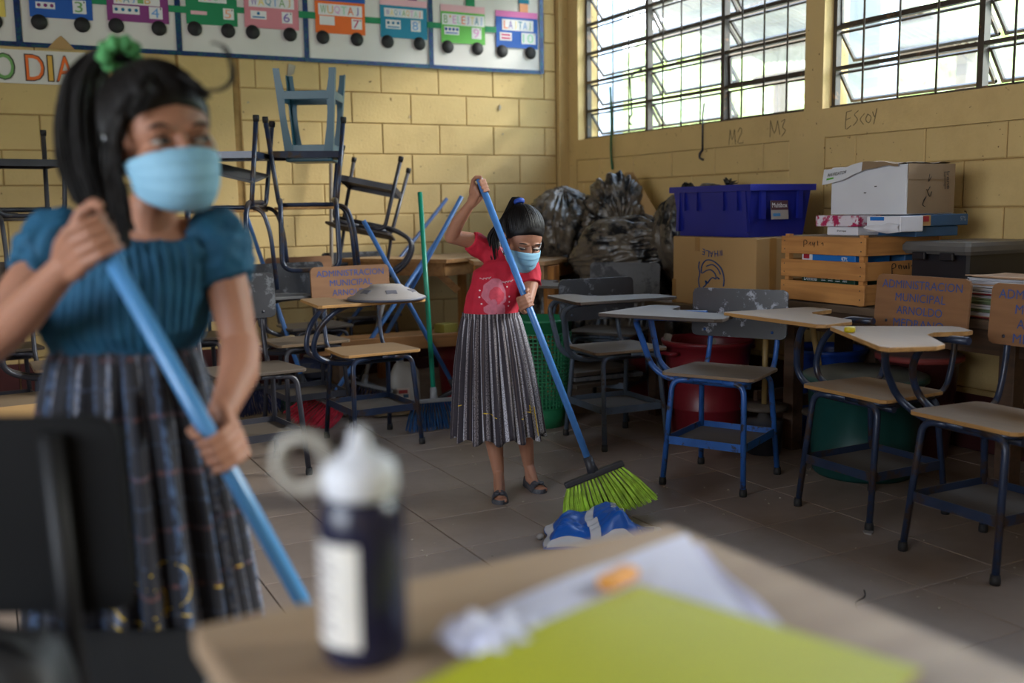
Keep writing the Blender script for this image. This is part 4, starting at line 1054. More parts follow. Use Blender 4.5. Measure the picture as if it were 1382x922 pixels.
def poster(x0, x1, label):
    t = tag(empty('number_poster', (0, 0, 0)), label, 'poster', 'number train posters along the back wall')
    zb, zt = 2.055, 2.74
    MB().grid(24, 16, lambda u, v: (x0 + u * (x1 - x0), YP + .003 + .0025 * math.sin(u * 9 + v * 4) * math.sin(v * 7), zb + v * (zt - zb))).build('sheet', M_PPR, t)
    rect(x0, x1, zb - .012, zb + .014, YP - .002, .003, 'border_strip', M_GLIT, t)
    if x0 < .5 and x0 > 0: MB().prism([(-.07, -.02), (.075, -.02), (.03, .03), (.005, .055), (-.02, .035)], 0, .001, frame_M((.47, YP - .0045, 2.06), (1, 0, 0), (0, 0, 1))).build('torn_patch', M_CARD, t)
    rect(x0, x1, zt - .014, zt + .012, YP - .002, .003, 'border_strip', M_GLIT, t)
    return t
edges = [-.53, .262, 1.126, 1.905, 2.763, 3.616]
desc = ['number poster at the far left edge with the end of a yellow wagon', 'number poster with blue wagon 3 and purple wagon 4', 'number poster with green wagon 5 and pink wagon 6', 'number poster with orange wagon 7 and teal wagon 8', 'number poster with lime wagon 9 and blue wagon 10']
PS = [poster(edges[i], edges[i + 1] - .004, desc[i]) for i in range(5)]
for i, x in enumerate(edges[1:]): rect(x - .018, x + .014, 2.045, 2.75, YP - .004, .003, 'border_strip', M_GLIT, PS[i])
wag = [(0, -.14, .201, 2.198, 2.47, 'yellow', None, None, None, None, None),
 (1, .323, .651, 2.21, 2.475, 'blue', (.37, .60, 2.39, 2.44), "OXIB'", (.356, .456, 2.258, 2.294), (3, 0, 'pdot'), ((.548, .619, 2.242, 2.316), '3', 'olive')),
 (1, .73, 1.072, 2.218, 2.491, 'purple', (.77, 1.025, 2.315, 2.378), "KAJIB'", (.762, .909, 2.26, 2.306), (4, 0, 'dot'), ((.962, 1.037, 2.242, 2.31), '4', 'sky')),
 (2, 1.173, 1.476, 2.23, 2.486, 'green', (1.248, 1.415, 2.361, 2.43), "ROO'", (1.2, 1.295, 2.286, 2.307), (0, 1, 'rose'), ((1.392, 1.455, 2.268, 2.333), '5', 'peach')),
 (2, 1.52, 1.859, 2.232, 2.486, 'pink', (1.549, 1.832, 2.357, 2.424), 'WAQTAJ', (1.558, 1.655, 2.285, 2.334), (1, 1, 'dot'), ((1.752, 1.818, 2.27, 2.338), '6', 'violet')),
 (3, 1.966, 2.298, 2.229, 2.428, 'orange', (1.988, 2.279, 2.34, 2.41), 'WUQTAJ', (1.994, 2.092, 2.279, 2.334), (0, 0, 'white'), ((2.206, 2.276, 2.264, 2.329), '7', 'bar')),
 (3, 2.404, 2.735, 2.228, 2.433, 'teal', (2.432, 2.705, 2.361, 2.415), 'WAQXAQTAJ', (2.44, 2.544, 2.285, 2.342), (3, 1, 'dot'), ((2.617, 2.686, 2.276, 2.348), '8', 'sky')),
 (4, 2.837, 3.166, 2.22, 2.425, 'lime', (2.844, 3.162, 2.338, 2.41), "B'ELEJTAJ", (2.859, 2.969, 2.274, 2.327), (4, 1, 'blue'), ((3.064, 3.137, 2.256, 2.33), '9', 'lilac')),
 (4, 3.252, 3.582, 2.214, 2.421, 'blue', (3.299, 3.546, 2.331, 2.405), 'LAJTAJ', (3.28, 3.373, 2.26, 2.315), (0, 2, 'bar'), ((3.45, 3.563, 2.245, 2.321), '10', 'mint'))]
names_c = ['sky', 'olive', 'gold', 'lilac', 'mint', 'orange', 'violet', 'yellow', 'teal']
for (pi, x0, x1, z0, z1, c, nm, word, dc, dots, num) in wag:
    wg = rect(x0, x1, z0, z1, YP - .004, .003, 'wagon', CC[c], PS[pi])
    for xx in (x0 + .045, x1 - .06):
        MB().lathe([(.043, 0), (.043, .002), (0, .0025)], 24, frame_M((xx, YP - .006, z0 - .028), (1, 0, 0), (0, 0, 1))).build('wheel', PB, wg)
    yf = YP - .0065
    if nm:
        rect(*nm, yf, .002, 'name_card', CC['white'], wg)
        n = len(word); cw = (nm[1] - nm[0] - .02) / n
        for i, ch in enumerate(word):
            lettering('card_letter', ch, cw * (.35 if ch in "'J" else .86), (nm[3] - nm[2]) * (.72 if ch != "'" else .25), frame_M((nm[0] + .01 + cw * (i + .5), yf - .0015, (nm[2] + nm[3]) / 2 + (.018 if ch == "'" else 0)), (1, 0, 0), (0, 0, 1)), CC[names_c[(i + int(x0 * 10)) % 9]], wg)
    if dc:
        if dots[0] or dots[1] != 1 or word != "ROO'": rect(*dc, yf, .002, 'dot_card', CC['white'], wg)
        nd, nbar, dcol = dots; w_ = dc[1] - dc[0]
        if word == "ROO'": rect(*dc, yf, .002, 'count_bar', CC['rose'], wg)
        else:
            zc = (dc[2] + dc[3]) / 2 + (.009 if nbar and nd else 0)
            for i in range(nd): MB().lathe([(.0098, 0), (.0, .001)], 14, frame_M((dc[0] + w_ * (i + .5) / nd, yf - .0015, zc), (1, 0, 0), (0, 0, 1))).build('count_dot', CC[dcol], wg)
            if nbar and nd: rect(dc[0] + .01, dc[1] - .01, dc[2] + .007, dc[2] + .015, yf - .0015, .001, 'count_bar', CC[dcol], wg)
            if nbar == 2:
                for q in (.3, .7): rect(dc[0] + .012, dc[1] - .012, dc[2] + (dc[3] - dc[2]) * q - .006, dc[2] + (dc[3] - dc[2]) * q + .006, yf - .0015, .001, 'count_bar', CC[dcol], wg)
    if num:
        rect(*num[0], yf, .002, 'number_card', CC['white'], wg)
        q = num[0]; lettering('number', num[1], (q[1] - q[0]) * (.6 if len(num[1]) == 1 else .75), (q[3] - q[2]) * .78, frame_M(((q[0] + q[1]) / 2 - .004, yf - .0015, (q[2] + q[3]) / 2), (1, 0, 0), (0, 0, 1)), CC[num[2]], wg)
        lettering('number', "'", .006, .012, frame_M((q[1] - .010, yf - .0015, q[3] - .010), (1, 0, 0), (0, 0, 1)), PB, wg)
for pi, x0, x1, z0, z1 in ((1, .651, .73, 2.303, 2.341), (1, 1.072, 1.126, 2.289, 2.328), (2, 1.126, 1.173, 2.289, 2.328), (2, 1.476, 1.52, 2.312, 2.347), (2, 1.859, 1.967, 2.311, 2.352), (3, 2.298, 2.404, 2.309, 2.348), (3, 2.735, 2.837, 2.309, 2.346), (4, 3.166, 3.252, 2.307, 2.347), (0, .201, .262, 2.30, 2.34), (1, .262, .323, 2.30, 2.34)):
    rect(x0, x1, z0, z1, YP - .007, .002, 'coupler', CC['green'], PS[pi])
for pi, x0, x1, z0, z1, c in ((3, 1.966, 2.302, 2.428, 2.472, 'blue'), (3, 2.404, 2.737, 2.433, 2.475, 'rose'), (3, 2.602, 2.665, 2.475, 2.545, 'purple'), (4, 2.837, 3.166, 2.425, 2.47, 'rose'), (4, 3.024, 3.091, 2.47, 2.56, 'green'), (4, 3.250, 3.582, 2.421, 2.461, 'mag'), (4, 3.441, 3.506, 2.461, 2.520, 'peach'), (4, 3.432, 3.515, 2.518, 2.548, 'teal')):
    rect(x0, x1, z0, z1, YP - .0045, .003, 'roof' if x1 - x0 > .2 else 'chimney', CC[c], PS[pi])
t = tag(empty('greeting_banner', (0, 0, 0)), 'white paper banner lettered O DIA under the number posters', 'banner')
MB().grid(30, 6, lambda u, v: (-.62 + u * 1.22, YP + .004 + .002 * math.sin(u * 14), 1.845 + v * .185 + .004 * math.sin(u * 6))).build('sheet', M_PPR, t)
for wrd, x0, x1, c in (('O', .123, .222, 'olive'), ('D', .283, .374, 'orange'), ('I', .397, .420, 'gold'), ('A', .439, .533, 'orange'), ('O', -.02, .075, 'orange'), ('N', -.16, -.06, 'gold'), ('E', -.28, -.2, 'olive'), ('U', -.4, -.31, 'orange'), ('B', -.52, -.43, 'gold')):
    if x0 < .1: continue
    lettering('letter_outline', wrd, x1 - x0 + .012, .150, frame_M(((x0 + x1) / 2, YP - .0005, 1.931), (1, 0, 0), (0, 0, 1)), PB, t)
    lettering('letter', wrd, x1 - x0, .138, frame_M(((x0 + x1) / 2, YP - .002, 1.931), (1, 0, 0), (0, 0, 1)), CC[c], t)

# ---------------------------------------------------------------- writing and hooks on the window wall
M_PENCIL = mat('pencil_mark', (96, 84, 60), .8)
MW = frame_M((3.8185, 0, 0), (0, -1, 0), (0, 0, 1))
def scrawl(y, z, strokes, s=.1):
    for st in strokes: ink([(-y + a * s, z + b * s) for a, b in st], .0016, 3, wall_right, MW, M_PENCIL, 'pencil_writing')
scrawl(4.58, 1.44, [[(0, 0), (.1, .9)], [(.1, .9), (.3, .3), (.5, .9)], [(.5, .9), (.6, 0)], [(.8, .7), (1.0, .95), (1.15, .7), (.8, .1), (1.3, .05)]], .095)
scrawl(4.24, 1.46, [[(0, 0), (.02, .95)], [(.02, .95), (.35, .2), (.6, .9)], [(.6, .9), (.8, .1)], [(.9, .8), (1.2, .9), (1.0, .5), (1.25, .3), (.95, .0)]], .095)
scrawl(3.70, 1.465, [[(.45, 1.0), (.05, .95)], [(.05, .95), (0, 0), (.4, .15)], [(.02, .5), (.35, .6)], [(.95, .95), (.65, .75), (.9, .45), (.6, .15)], [(1.4, .75), (1.1, .45), (1.35, .15)], [(1.65, .7), (1.5, .4), (1.75, .2), (1.9, .5), (1.65, .7)], [(2.0, .8), (2.15, .5), (2.3, .95)], [(2.3, .95), (2.1, .1)]], .085)
M_CORD = mat('green_cord', (30, 92, 66), .7)
tag(MB().grid(2, 14, lambda u, v: (3.806 + .006 * math.sin(v * 7), 5.79 + (u - .5) * .026 - .02 * v + .006 * math.sin(v * 9), 1.90 - v * .55)).build('hanging_ribbon', M_CORD), 'green ribbon hanging from the corner window sill', 'ribbon')
t = tag(empty('window_latch', (0, 0, 0)), 'black iron hook hanging below the middle of the corner window', 'hook', 'iron window hooks')
MB().tube([(3.86, 4.86, 1.70), (3.815, 4.815, 1.62), (3.812, 4.812, 1.42)], .006, 7).build('shank', M_DARKT, t)
MB().tube(bez([(3.812, 4.812, 1.425), (3.812, 4.835, 1.405), (3.812, 4.835, 1.38), (3.812, 4.805, 1.368)], 5), .007, 7).build('hook', M_DARKT, t)
t = tag(empty('window_latch', (0, 0, 0)), 'black iron hook dangling inside the left bay of the corner window', 'hook', 'iron window hooks')
MB().tube([(3.85, 5.49, 1.98), (3.835, 5.60, 1.94), (3.83, 5.57, 1.70)], .0055, 7).build('shank', M_DARKT, t)
MB().tube(bez([(3.83, 5.57, 1.70), (3.83, 5.60, 1.675), (3.83, 5.60, 1.65), (3.83, 5.575, 1.632)], 5), .006, 7).build('hook', M_DARKT, t)

# ================================================================ odds and ends on the floor
t = tag(empty('cardboard_box', (-.02, 4.62, 0), R(5)), 'open brown cardboard box on the floor behind the tall girl', 'box')
b = MB(); b.box((0, 0, .17), (.42, .32, .34), bev=.004); b.build('carton', M_CARDD, t); MB().box((0, -.163, .30), (.42, .004, .085), Matrix.Translation((0, 0, 0))).build('flap', M_CARD, t)
tag(MB().grid(18, 12, lambda u, v: (1.38 + u * .28, 5.33 + v * .2 - .02 * math.sin(u * 5), .375 + .04 * math.sin(v * 3.1) + .02 * noise.noise(Vector((u * 5, v * 5, 3))))).build('folded_sack', mat('tan_sack', (150, 130, 98), .9, var=.15, bump=.4, bscale=50)), 'folded tan sack lying under the dark desk with grey tablet', 'sack')
for k, (dx, z, rz, l) in enumerate(((0, .20, .1, .42), (.03, .232, -.08, .40), (-.01, .262, .05, .38))):
    tag(MB().box((0, 0, 0), (l, .30, .022), bev=.002).build('loose_board', [M_PLYD, M_GREYB, M_PLYD][k], None, (2.78 + dx, 4.42, z), (0, 0, rz)), ['lowest of three loose boards stacked under the grey desk', 'middle of three loose boards stacked under the grey desk', 'topmost of three loose boards stacked under the grey desk'][k], 'board', 'loose boards under the grey desk')
M_PKG = mat('blue_plastic_bag', (24, 92, 186), .3, var=.15, scale=9)
M_PKGW = mat('white_plastic_edge', (206, 206, 212), .35)
t = tag(empty('plastic_package', (1.755, 2.725, 0), R(-32)), 'crumpled blue and white plastic package lying on the floor tiles', 'package')
def pkg(u, v, off=0):
    x = -.195 + u * .39; y = -.12 + v * .24 
    rid = math.exp(-((u - .58 + .12 * (v - .5)) / .2) ** 2) * .115 * (1 - .25 * v) + .06 * math.exp(-((u - .2) / .16) ** 2)
    e = min(u, 1 - u, v, 1 - v); k = min(1, e / .16)
    z = .006 + rid * k + .022 * k * abs(noise.noise(Vector((u * 5.5, v * 5, 4)))) + .008 * noise.noise(Vector((u * 15, v * 13, 1))) * k
    return (x + .02 * noise.noise(Vector((u * 3, v * 3, 9))), y + .02 * noise.noise(Vector((u * 3, v * 3, 2))), max(.002, z) + off)
MB().grid(54, 36, pkg).build('film', M_PKG, t)
def strip(a0, a1, name, m_, w0=.028):
    def f(u, v):
        U_, V_ = a0[0] + (a1[0] - a0[0]) * u, a0[1] + (a1[1] - a0[1]) * u
        d = Vector((a1[0] - a0[0], a1[1] - a0[1])).normalized(); U_ += -d.y * (v - .5) * w0 * 2; V_ += d.x * (v - .5) * w0 * 2
        return pkg(min(1, max(0, U_)), min(1, max(0, V_)), .003)
    return MB().grid(40, 3, f).build(name, m_, t)
strip((.04, .05), (.04, .95), 'white_edge', M_PKGW, .035); strip((.05, .95), (.96, .95), 'white_edge', M_PKGW, .04); strip((.04, .05), (.96, .05), 'white_edge', M_PKGW, .035); strip((.42, .05), (.38, .95), 'white_edge', M_PKGW, .035)
strip((.96, .05), (.96, .95), 'white_edge', M_PKGW, .03)
for k, (u, v) in enumerate(((.60, .62), (.66, .60), (.60, .5), (.66, .48), (.74, .42), (.80, .55), (.82, .38))):
    MB().lathe([(.010, 0), (.010, .001), (.007, .001), (.007, 0)], 12, Matrix.Translation(Vector(pkg(u, v, .004)))).build('printed_mark', M_PKGW, t)
M_STONE = mat('pebble', (150, 144, 140), .7)
tag(MB().ball((0, 0, .010), (.013, .011, .010), 10, 7, None, lambda d: 1 + .2 * noise.noise(d * 2)).build('pebble', M_STONE, None, (1.575, 2.83, 0)), 'small grey pebble lying alone on the bare floor tiles', 'pebble')
tag(MB().tube(bez([(2.02, 1.86, .003), (2.06, 1.91, .006), (2.115, 1.93, .004), (2.14, 1.955, .010)], 4), [.0022] * 13, 5).build('twig', mat('dark_twig', (46, 36, 30), .8)), 'thin dark twig lying on the floor near the table', 'twig')
tag(MB().prism([(-.022, -.01), (.005, -.018), (.024, .0), (.004, .016), (-.018, .012)], 0, .005, Matrix.Translation((2.56, 2.33, 0)) @ Matrix.Rotation(.8, 4, 'Z')).build('paper_scrap', mat('grey_scrap', (136, 130, 126), .7)), 'grey torn paper scrap on the floor beside the navy desks', 'scrap')
cr = MB(); rs = random.Random(11)
for k in range(150):
    x, y = rs.uniform(.9, 3.1), rs.uniform(1.7, 4.4); s_ = rs.uniform(.0015, .0045)
    cr.ball((x, y, s_ * .6), (s_ * rs.uniform(.8, 1.6), s_, s_ * .6), 5, 3)
o = cr.build('crumbs', mat('crumbs', (176, 164, 146), .8, var=.3, scale=3)); tag(o, 'pale crumbs and dust specks scattered over the floor tiles', 'crumbs', kind='stuff')

# ================================================================ foreground table and what lies on it
M_DESK = wood('worn_table_wood', (158, 134, 108), (134, 108, 84), .5, 0, 3, bump=.08)
t = tag(empty('teacher_table', (.412, .50, 0), R(2.5)), 'worn brown wooden table in front with bottle and papers', 'table')
MB().box((0, 0, .737), (.525, .75, .026), bev=.005).build('tabletop', M_DESK, t)
for y in (-.33, .33): MB().box((0, y, .68), (.45, .02, .08)).build('apron', M_DESK, t)
for x in (-.225, .225): MB().box((x, 0, .68), (.02, .64, .08)).build('apron', M_DESK, t)
for x in (-.23, .23):
    for y in (-.34, .34): MB().box((x, y, .362), (.045, .045, .724), bev=.004).build('leg', M_DESK, t)
M_BOT = mat('dark_violet_glue_bottle', (28, 30, 54), .25, var=.1)
M_CAPW = mat('white_bottle_cap', (214, 216, 222), .4)
t = tag(empty('glue_bottle', (.247, .733, .750), R(-32)), 'dark violet bottle with white nozzle cap standing on the front table', 'bottle')
MB().lathe([(0, 0), (.029, 0), (.033, .004), (.034, .012), (.034, .110), (.0325, .122), (.029, .131), (.0265, .134), (.0265, .137), (0, .137)], 40).build('body', M_BOT, t)
MB().lathe([(.0275, .134), (.029, .138), (.029, .154), (.027, .159), (.018, .165), (.010, .170), (.006, .184), (.004, .187), (0, .187)], 32).build('cap', M_CAPW, t)
for k in range(20):
    pass
MB().tube([(-.044 + .020 * math.cos(a) , -.004, .160 + .021 * math.sin(a)) for a in [i / 22 * 2 * math.pi for i in range(23)]], .0052, 8, M=Matrix.Rotation(R(2), 4, 'Z')).build('cap_strap', mat('cloudy_strap', (170, 166, 156), .5), t)
def lab(u, v):
    a = R(165) + u * R(112); return (.0346 * math.cos(a), .0346 * math.sin(a), .020 + v * .082)
lb = MB().grid(20, 4, lab).build('label', mat('white_label', (220, 216, 208), .5, var=.08, scale=50), t)
for k in range(9): MB().grid(8, 1, lambda u, v: tuple(Vector(lab(.25 + u * (.45 - .05 * (k % 3)), 0)) * 1.004 + Vector((0, 0, .01 + .008 * k + v * .0035 - .0001)))).build('label_text_line', mat('label_grey', (120, 112, 120), .6), lb)

M_YEL = mat('yellow_green_folder', (176, 178, 34), .5, var=.04)
t = empty('card_folder', (.432, .585, .7575), R(19.5)); tag(t, 'large yellow green card folder lying on the front table', 'folder')
def yel(u, v): return (-.185 + u * .30, -.15 + v * .255, .004 + .006 * math.sin(u * 3) * v + (.012 * max(0, v - .6) * (1 - u)))
MB().grid(14, 10, yel).build('cover', M_YEL, t)
MB().grid(14, 10, lambda u, v: tuple(Vector(yel(u * .995 + .003, v * .99)) - Vector((0, 0, .0035)))).build('inner_sheets', mat('orange_inner', (206, 150, 60), .6), t)
M_WP = mat('blue_white_paper', (206, 208, 228), .6, var=.03)
def sheet4(A, B, C_, D, hump, curl):
    A, B, C_, D = [Vector(p) for p in (A, B, C_, D)]
    def f(u, v):
        p = A.lerp(B, u).lerp(D.lerp(C_, u), v)
        return (p.x, p.y, .002 + hump * math.sin(u * 3.1) * (1 - v * .6) + curl * max(0, u - .6) * 2 * (1 - v) + .004 * math.sin(v * 6 + u * 3))
    return f
O3 = Vector((.463, .698, .751))
t = tag(empty('paper_sheet', O3), 'large white sheet with raised corner lying under the yellow folder', 'paper')
MB().grid(20, 16, sheet4((-.10, .058), (.158, .105), (.068, -.115), (-.16, -.15), .006, .018)).build('sheet', M_WP, t)
t = tag(empty('paper_sheet', O3), 'added sheet in shaded lilac standing for the bent right edge of the white one', 'paper')
MB().grid(14, 12, sheet4((.03, .075), (.172, .100), (.098, -.105), (-.02, -.12), .003, .004)).build('sheet', mat('shaded_bend_paper', (186, 184, 212), .6), t)  # second sheet added; its lilac carries the shade of the bent edge
t = tag(empty('crumpled_paper', (.350, .690, .755), R(10)), 'crumpled white paper beside the yellow folder on the table', 'paper')
MB().grid(22, 16, lambda u, v: (-.045 + u * .11, -.05 + v * .085, .003 + .020 * abs(noise.noise(Vector((u * 4, v * 4, 7)))) + .010 * math.sin(u * 6) * math.sin(v * 5) ** 2)).build('sheet', M_WP, t)
tag(MB().box((0, 0, 0), (.045, .02, .012), bev=.003).build('eraser', mat('orange_eraser', (232, 160, 70), .5), None, (.490, .735, .768), (0, 0, .4)), 'small orange eraser resting on the white papers', 'eraser')

# ---------------------------------------------------------------- black chair at the left
fd = desk('school_desk', 'black school chair with its back to us at the lower left', (.028, 1.40, 0), R(152.4), mat('black_tube', (16, 16, 18), .5, var=.2, spec=.3), mat('black_seat_board', (26, 26, 27), .5, var=.2), mat('black_back_board', (13, 13, 14), .75, var=.2, spec=.2), None, None, tablet_on=False, arm_on=False, sc_=1.08, seat_w=.40)
M_BLK = mat('black_nylon', (18, 18, 20), .55, var=.2, bump=.2, bscale=90)
t = tag(empty('shoulder_bag', (-.06, 1.03, .60), R(-28)), 'black shoulder bag hanging on the back of the black chair', 'bag')
MB().ball((0, 0, 0), (.12, .055, .13), 20, 14, None, lambda d: (1 / max(abs(d.x), abs(d.y), abs(d.z))) ** .55 * (1 + .05 * noise.noise(d * 3))).build('body', M_BLK, t)
MB().tube(bez([(-.10, .0, .09), (-.06, -.02, .13), (0, -.03, .14), (.06, -.02, .13), (.10, .0, .09)], 6), .010, 7, flat=.3).build('strap', M_BLK, t)
for x, z, a in ((.07, .05, .5), (.05, -.04, -.3)): MB().tube([(x - .02, -.062, z), (x + .025, -.066, z + .02 * a)], .008, 8).build('buckle', mat('steel_buckle', (150, 150, 156), .3, .7), t)

# ================================================================ people
from mathutils.bvhtree import BVHTree
def skin_mat(name, rgb):
    mt = mat(name, rgb, .58, var=.06, scale=14, bump=.06, bscale=160)
    b = mt.node_tree.nodes['Principled BSDF']
    b.inputs['Subsurface Weight'].default_value = .12; b.inputs['Subsurface Radius'].default_value = (.012, .005, .003); b.inputs['Subsurface Scale'].default_value = .6
    return mt
M_SKIN = skin_mat('warm_brown_skin', (160, 112, 88))
M_HAIR = mat('black_hair', (16, 13, 12), .52, var=.4, scale=30, spec=.3)
M_EYEW = mat('eye_white', (168, 158, 150), .25); M_IRIS = mat('dark_iris', (24, 16, 12), .15); M_LID = mat('dark_lash', (20, 14, 12), .6)
M_MASK = mat('blue_surgical_mask', (130, 178, 204), .7, var=.04, scale=30); M_MASKW = mat('white_mask_edge', (206, 220, 230), .7); M_LOOP = mat('mask_ear_loop', (214, 220, 226), .6)

def seg(mb, pts, rad, n=14): mb.tube(pts, rad, n, cap=True, round_=True)

def head_matrix(c, yaw, pitch, roll, s):
    return Matrix.Translation(c) @ Matrix.Rotation(yaw, 4, 'Z') @ Matrix.Rotation(roll, 4, 'Y') @ Matrix.Rotation(pitch, 4, 'X') @ Matrix.Scale(s, 4)
def head_shapes(mb, HM):
    B = lambda c, r, n=28, k=18: mb.ball(c, r, n, k, HM)
    B((0, .014, .034), (.0735, .090, .083))              # skull
    B((0, -.034, .020), (.062, .046, .055))              # forehead and temples
    B((0, -.030, -.036), (.056, .056, .068))             # middle face
    B((0, -.046, -.076), (.032, .036, .030))             # jaw and chin
    for s_ in (-1, 1):
        B((s_ * .034, -.058, -.030), (.026, .026, .026), 16, 10)     # cheeks
        B((s_ * .022, -.0765, .0175), (.022, .009, .0065), 12, 8)      # brow ridge
        B((s_ * .073, .006, -.012), (.009, .019, .027), 14, 10)      # ear
        B((s_ * .011, -.092, -.037), (.008, .009, .007), 10, 8)      # nostril wings
    mb.tube([(0, -.080, .004), (0, -.091, -.016), (0, -.101, -.033)], [.0085, .0095, .0115], 10, round_=True, M=HM)   # nose
    B((0, -.084, -.060), (.021, .010, .006), 14, 8); B((0, -.082, -.070), (.018, .010, .006), 14, 8)                    # lips

def eyes(HM, par, look=(0, 0), openness=1.0):
    for s_ in (-1, 1):
        M = HM @ Matrix.Translation((s_ * .030, -.0755, .0)) @ Matrix.Rotation(R(s_ * 10), 4, 'Z')
        e = MB().ball((0, 0, 0), (.0135, .0105, .0085 * max(.35, openness)), 20, 12, M).build('eye', M_EYEW, par)
        MB().ball((look[0] * .0055, -.0058, look[1] * .005), (.0072, .0052, .0074 * max(.4, openness)), 14, 10, M).build('iris', M_IRIS, e)
        up = .0085 * openness
        MB().tube(bez([(-.0155, -.002, .000 + up * .1), (-.008, -.0095, up * .75), (0, -.0118, up), (.008, -.0095, up * .75), (.0155, -.002, up * .1)], 4), [.0012, .0014, .0016, .0018, .002, .002, .002, .002, .002, .002, .002, .002, .0018, .0016, .0014, .0014, .0012], 6, M=M).build('upper_lid', M_LID, par)
        MB().tube(bez([(-.017, -.0035, .0185), (-.006, -.0085, .0235), (.006, -.0085, .0235), (.018, -.0015, .0175)], 4), [.001, .0015, .002, .0024, .0026, .0028, .0028, .0028, .0026, .0022, .0018, .0014, .001], 6, M=M).build('eyebrow', M_HAIR, par)

def face_mask(HM, par, lift=0.0):
    def fn(u, v, off=0.0):
        a = (u - .5) * 2
        zt = -.010 - .020 * a * a + lift; zb = -.102 + .032 * a * a
        z = zt + (zb - zt) * v
        k = math.sin(min(1, max(0, v)) * math.pi) ** .6
        x = .071 * math.sin(a * 1.32) / math.sin(1.32) * (1 - .14 * v)
        front = -.098 - .017 * k + .030 * max(0, v - .72)
        y = front * (math.cos(a * 1.30)) + (-.012) * (1 - math.cos(a * 1.30)) + .002
        pl = .0022 * ((v * 4) % 1) * (1 if .15 < v < .9 else 0)
        return (x * (1 + off * 4), y - pl - off, z)
    m_ = MB(); m_.grid(44, 36, lambda u, v: fn(u, v), M=HM); o = m_.build('face_mask', M_MASK, par)
    o.modifiers.new('thick', 'SOLIDIFY').thickness = .0018
    MB().grid(44, 2, lambda u, v: fn(u, v * .075, .0012), M=HM).build('mask_edge', M_MASKW, o)
    MB().grid(44, 2, lambda u, v: fn(u, .93 + v * .07, .0012), M=HM).build('mask_edge', M_MASKW, o)
    for s_ in (0, 1):
        MB().grid(2, 20, lambda u, v: fn((u * .035) if s_ == 0 else 1 - u * .035, v, .0012), M=HM).build('mask_edge', M_MASKW, o)
        sg = -1 if s_ == 0 else 1
        for vv in (.04, .96):
            p = Vector(fn(float(s_), vv)); q = Vector((sg * .080, .012, .012 if vv < .5 else -.03))
            MB().tube(bez([tuple(p), tuple((p + q) / 2 + Vector((sg * .006, 0, 0))), tuple(q)], 5), .0016, 6, M=HM).build('ear_loop', M_LOOP, o)
    return o

def hair_mesh(HM, par, base, tail, seed=1, extra=(), n_comb=230, tail_r=.022, front=.0, name='hair', tail_n=90, low=-.035):
    """combed cap running to the tie at base (head frame), then the tail along the given points (person frame)"""
    rs = random.Random(seed); m_ = MB()
    C0 = Vector((0, .014, .034)); RR = Vector((.0735, .090, .083)) * 1.05
    def hairline(p):                                     # height of the hair's edge round the head
        f = min(1, max(0, (p.y + .062) / .05)); g = min(1, max(0, (p.y - .015) / .06))
        f = f * f * (3 - 2 * f); g = g * g * (3 - 2 * g)
        return (.064 - front - .026 * min(1, (p.x / .058) ** 2)) * (1 - f) + (.002 * (1 - g) + low * g) * f
    def cap(d):
        p = C0 + Vector((d.x * RR.x, d.y * RR.y, d.z * RR.z)); t = min(1, max(0, (hairline(p) + .008 - p.z) / .030))
        t = t * t * (3 - 2 * t); return 1 - .16 * t
    m_.ball(tuple(C0), tuple(RR), 96, 64, HM, cap)
    m_.ball((0, .040, -.010), (.064, .054, .052), 28, 18, HM)          # nape
    bd = (Vector(base) - C0); bn = Vector((bd.x / RR.x, bd.y / RR.y, bd.z / RR.z)).normalized()
    for k in range(n_comb):
        for _ in range(400):
            d = Vector((rs.gauss(0, 1), rs.gauss(0, 1), rs.gauss(0, 1))).normalized()
            p = C0 + Vector((d.x * RR.x, d.y * RR.y, d.z * RR.z)); h = p.z - hairline(p)
            if .003 < h < (.012 if k % 3 else .06): break
        ang = d.angle(bn); pts = []
        if ang < .15: continue
        for i in range(9):
            t = i / 8; q = (d * math.sin((1 - t) * ang) + bn * math.sin(t * ang)) / math.sin(ang)
            kk = .990 + .026 * math.sin(min(1, t * 1.4) * math.pi / 2) + rs.uniform(-.003, .002)
            pts.append(C0 + Vector((q.x * RR.x, q.y * RR.y, q.z * RR.z)) * kk)
        r0 = rs.uniform(.0018, .0038)
        m_.tube(pts, [r0 * .3, r0 * .7, r0, r0, r0, r0, r0, r0, r0 * .8], 5, M=HM, cap=False, flat=.6)
    T = [HM @ Vector(base)] + [Vector(p) for p in tail]
    for k in range(tail_n):
        a, rr = rs.uniform(0, 6.28), tail_r * math.sqrt(rs.random())
        ox, oy = math.cos(a) * rr, math.sin(a) * rr; L = rs.uniform(.72, 1.0)
        cut = max(3, int(len(T) * L + .5)); P = []
        for i, p in enumerate(T[:cut]):
            t = i / (len(T) - 1); sp = (.45 + 1.25 * math.sin(min(1, t * 1.15) * 2.2)) * (1 if t < .75 else 1 - (t - .75) * 1.6)
            P.append(p + Vector((ox * sp + rs.uniform(-.002, .002), oy * sp + rs.uniform(-.002, .002), rs.uniform(-.003, .003))))
        q = bez(P, 4); r0 = rs.uniform(.0013, .0027)
        m_.tube(q, [r0 * (1 - .75 * (i / (len(q) - 1)) ** 2) for i in range(len(q))], 5, cap=False)
    for pts, r0, nn, sp in extra:                       # loose locks
        for k in range(int(nn * 2.2)):
            P = [Vector(p) + Vector((rs.uniform(-sp, sp), rs.uniform(-sp, sp), rs.uniform(-sp, sp) * .5)) for p in pts]
            P[0] = P[0].lerp(HM @ C0, .16); q = bez(P, 5); m_.tube(q, [r0 * .62 * min(1, .2 + i / 5) * (1 - .7 * (i / (len(q) - 1)) ** 2) for i in range(len(q))], 5, cap=False)
    return m_.build(name, M_HAIR, par)

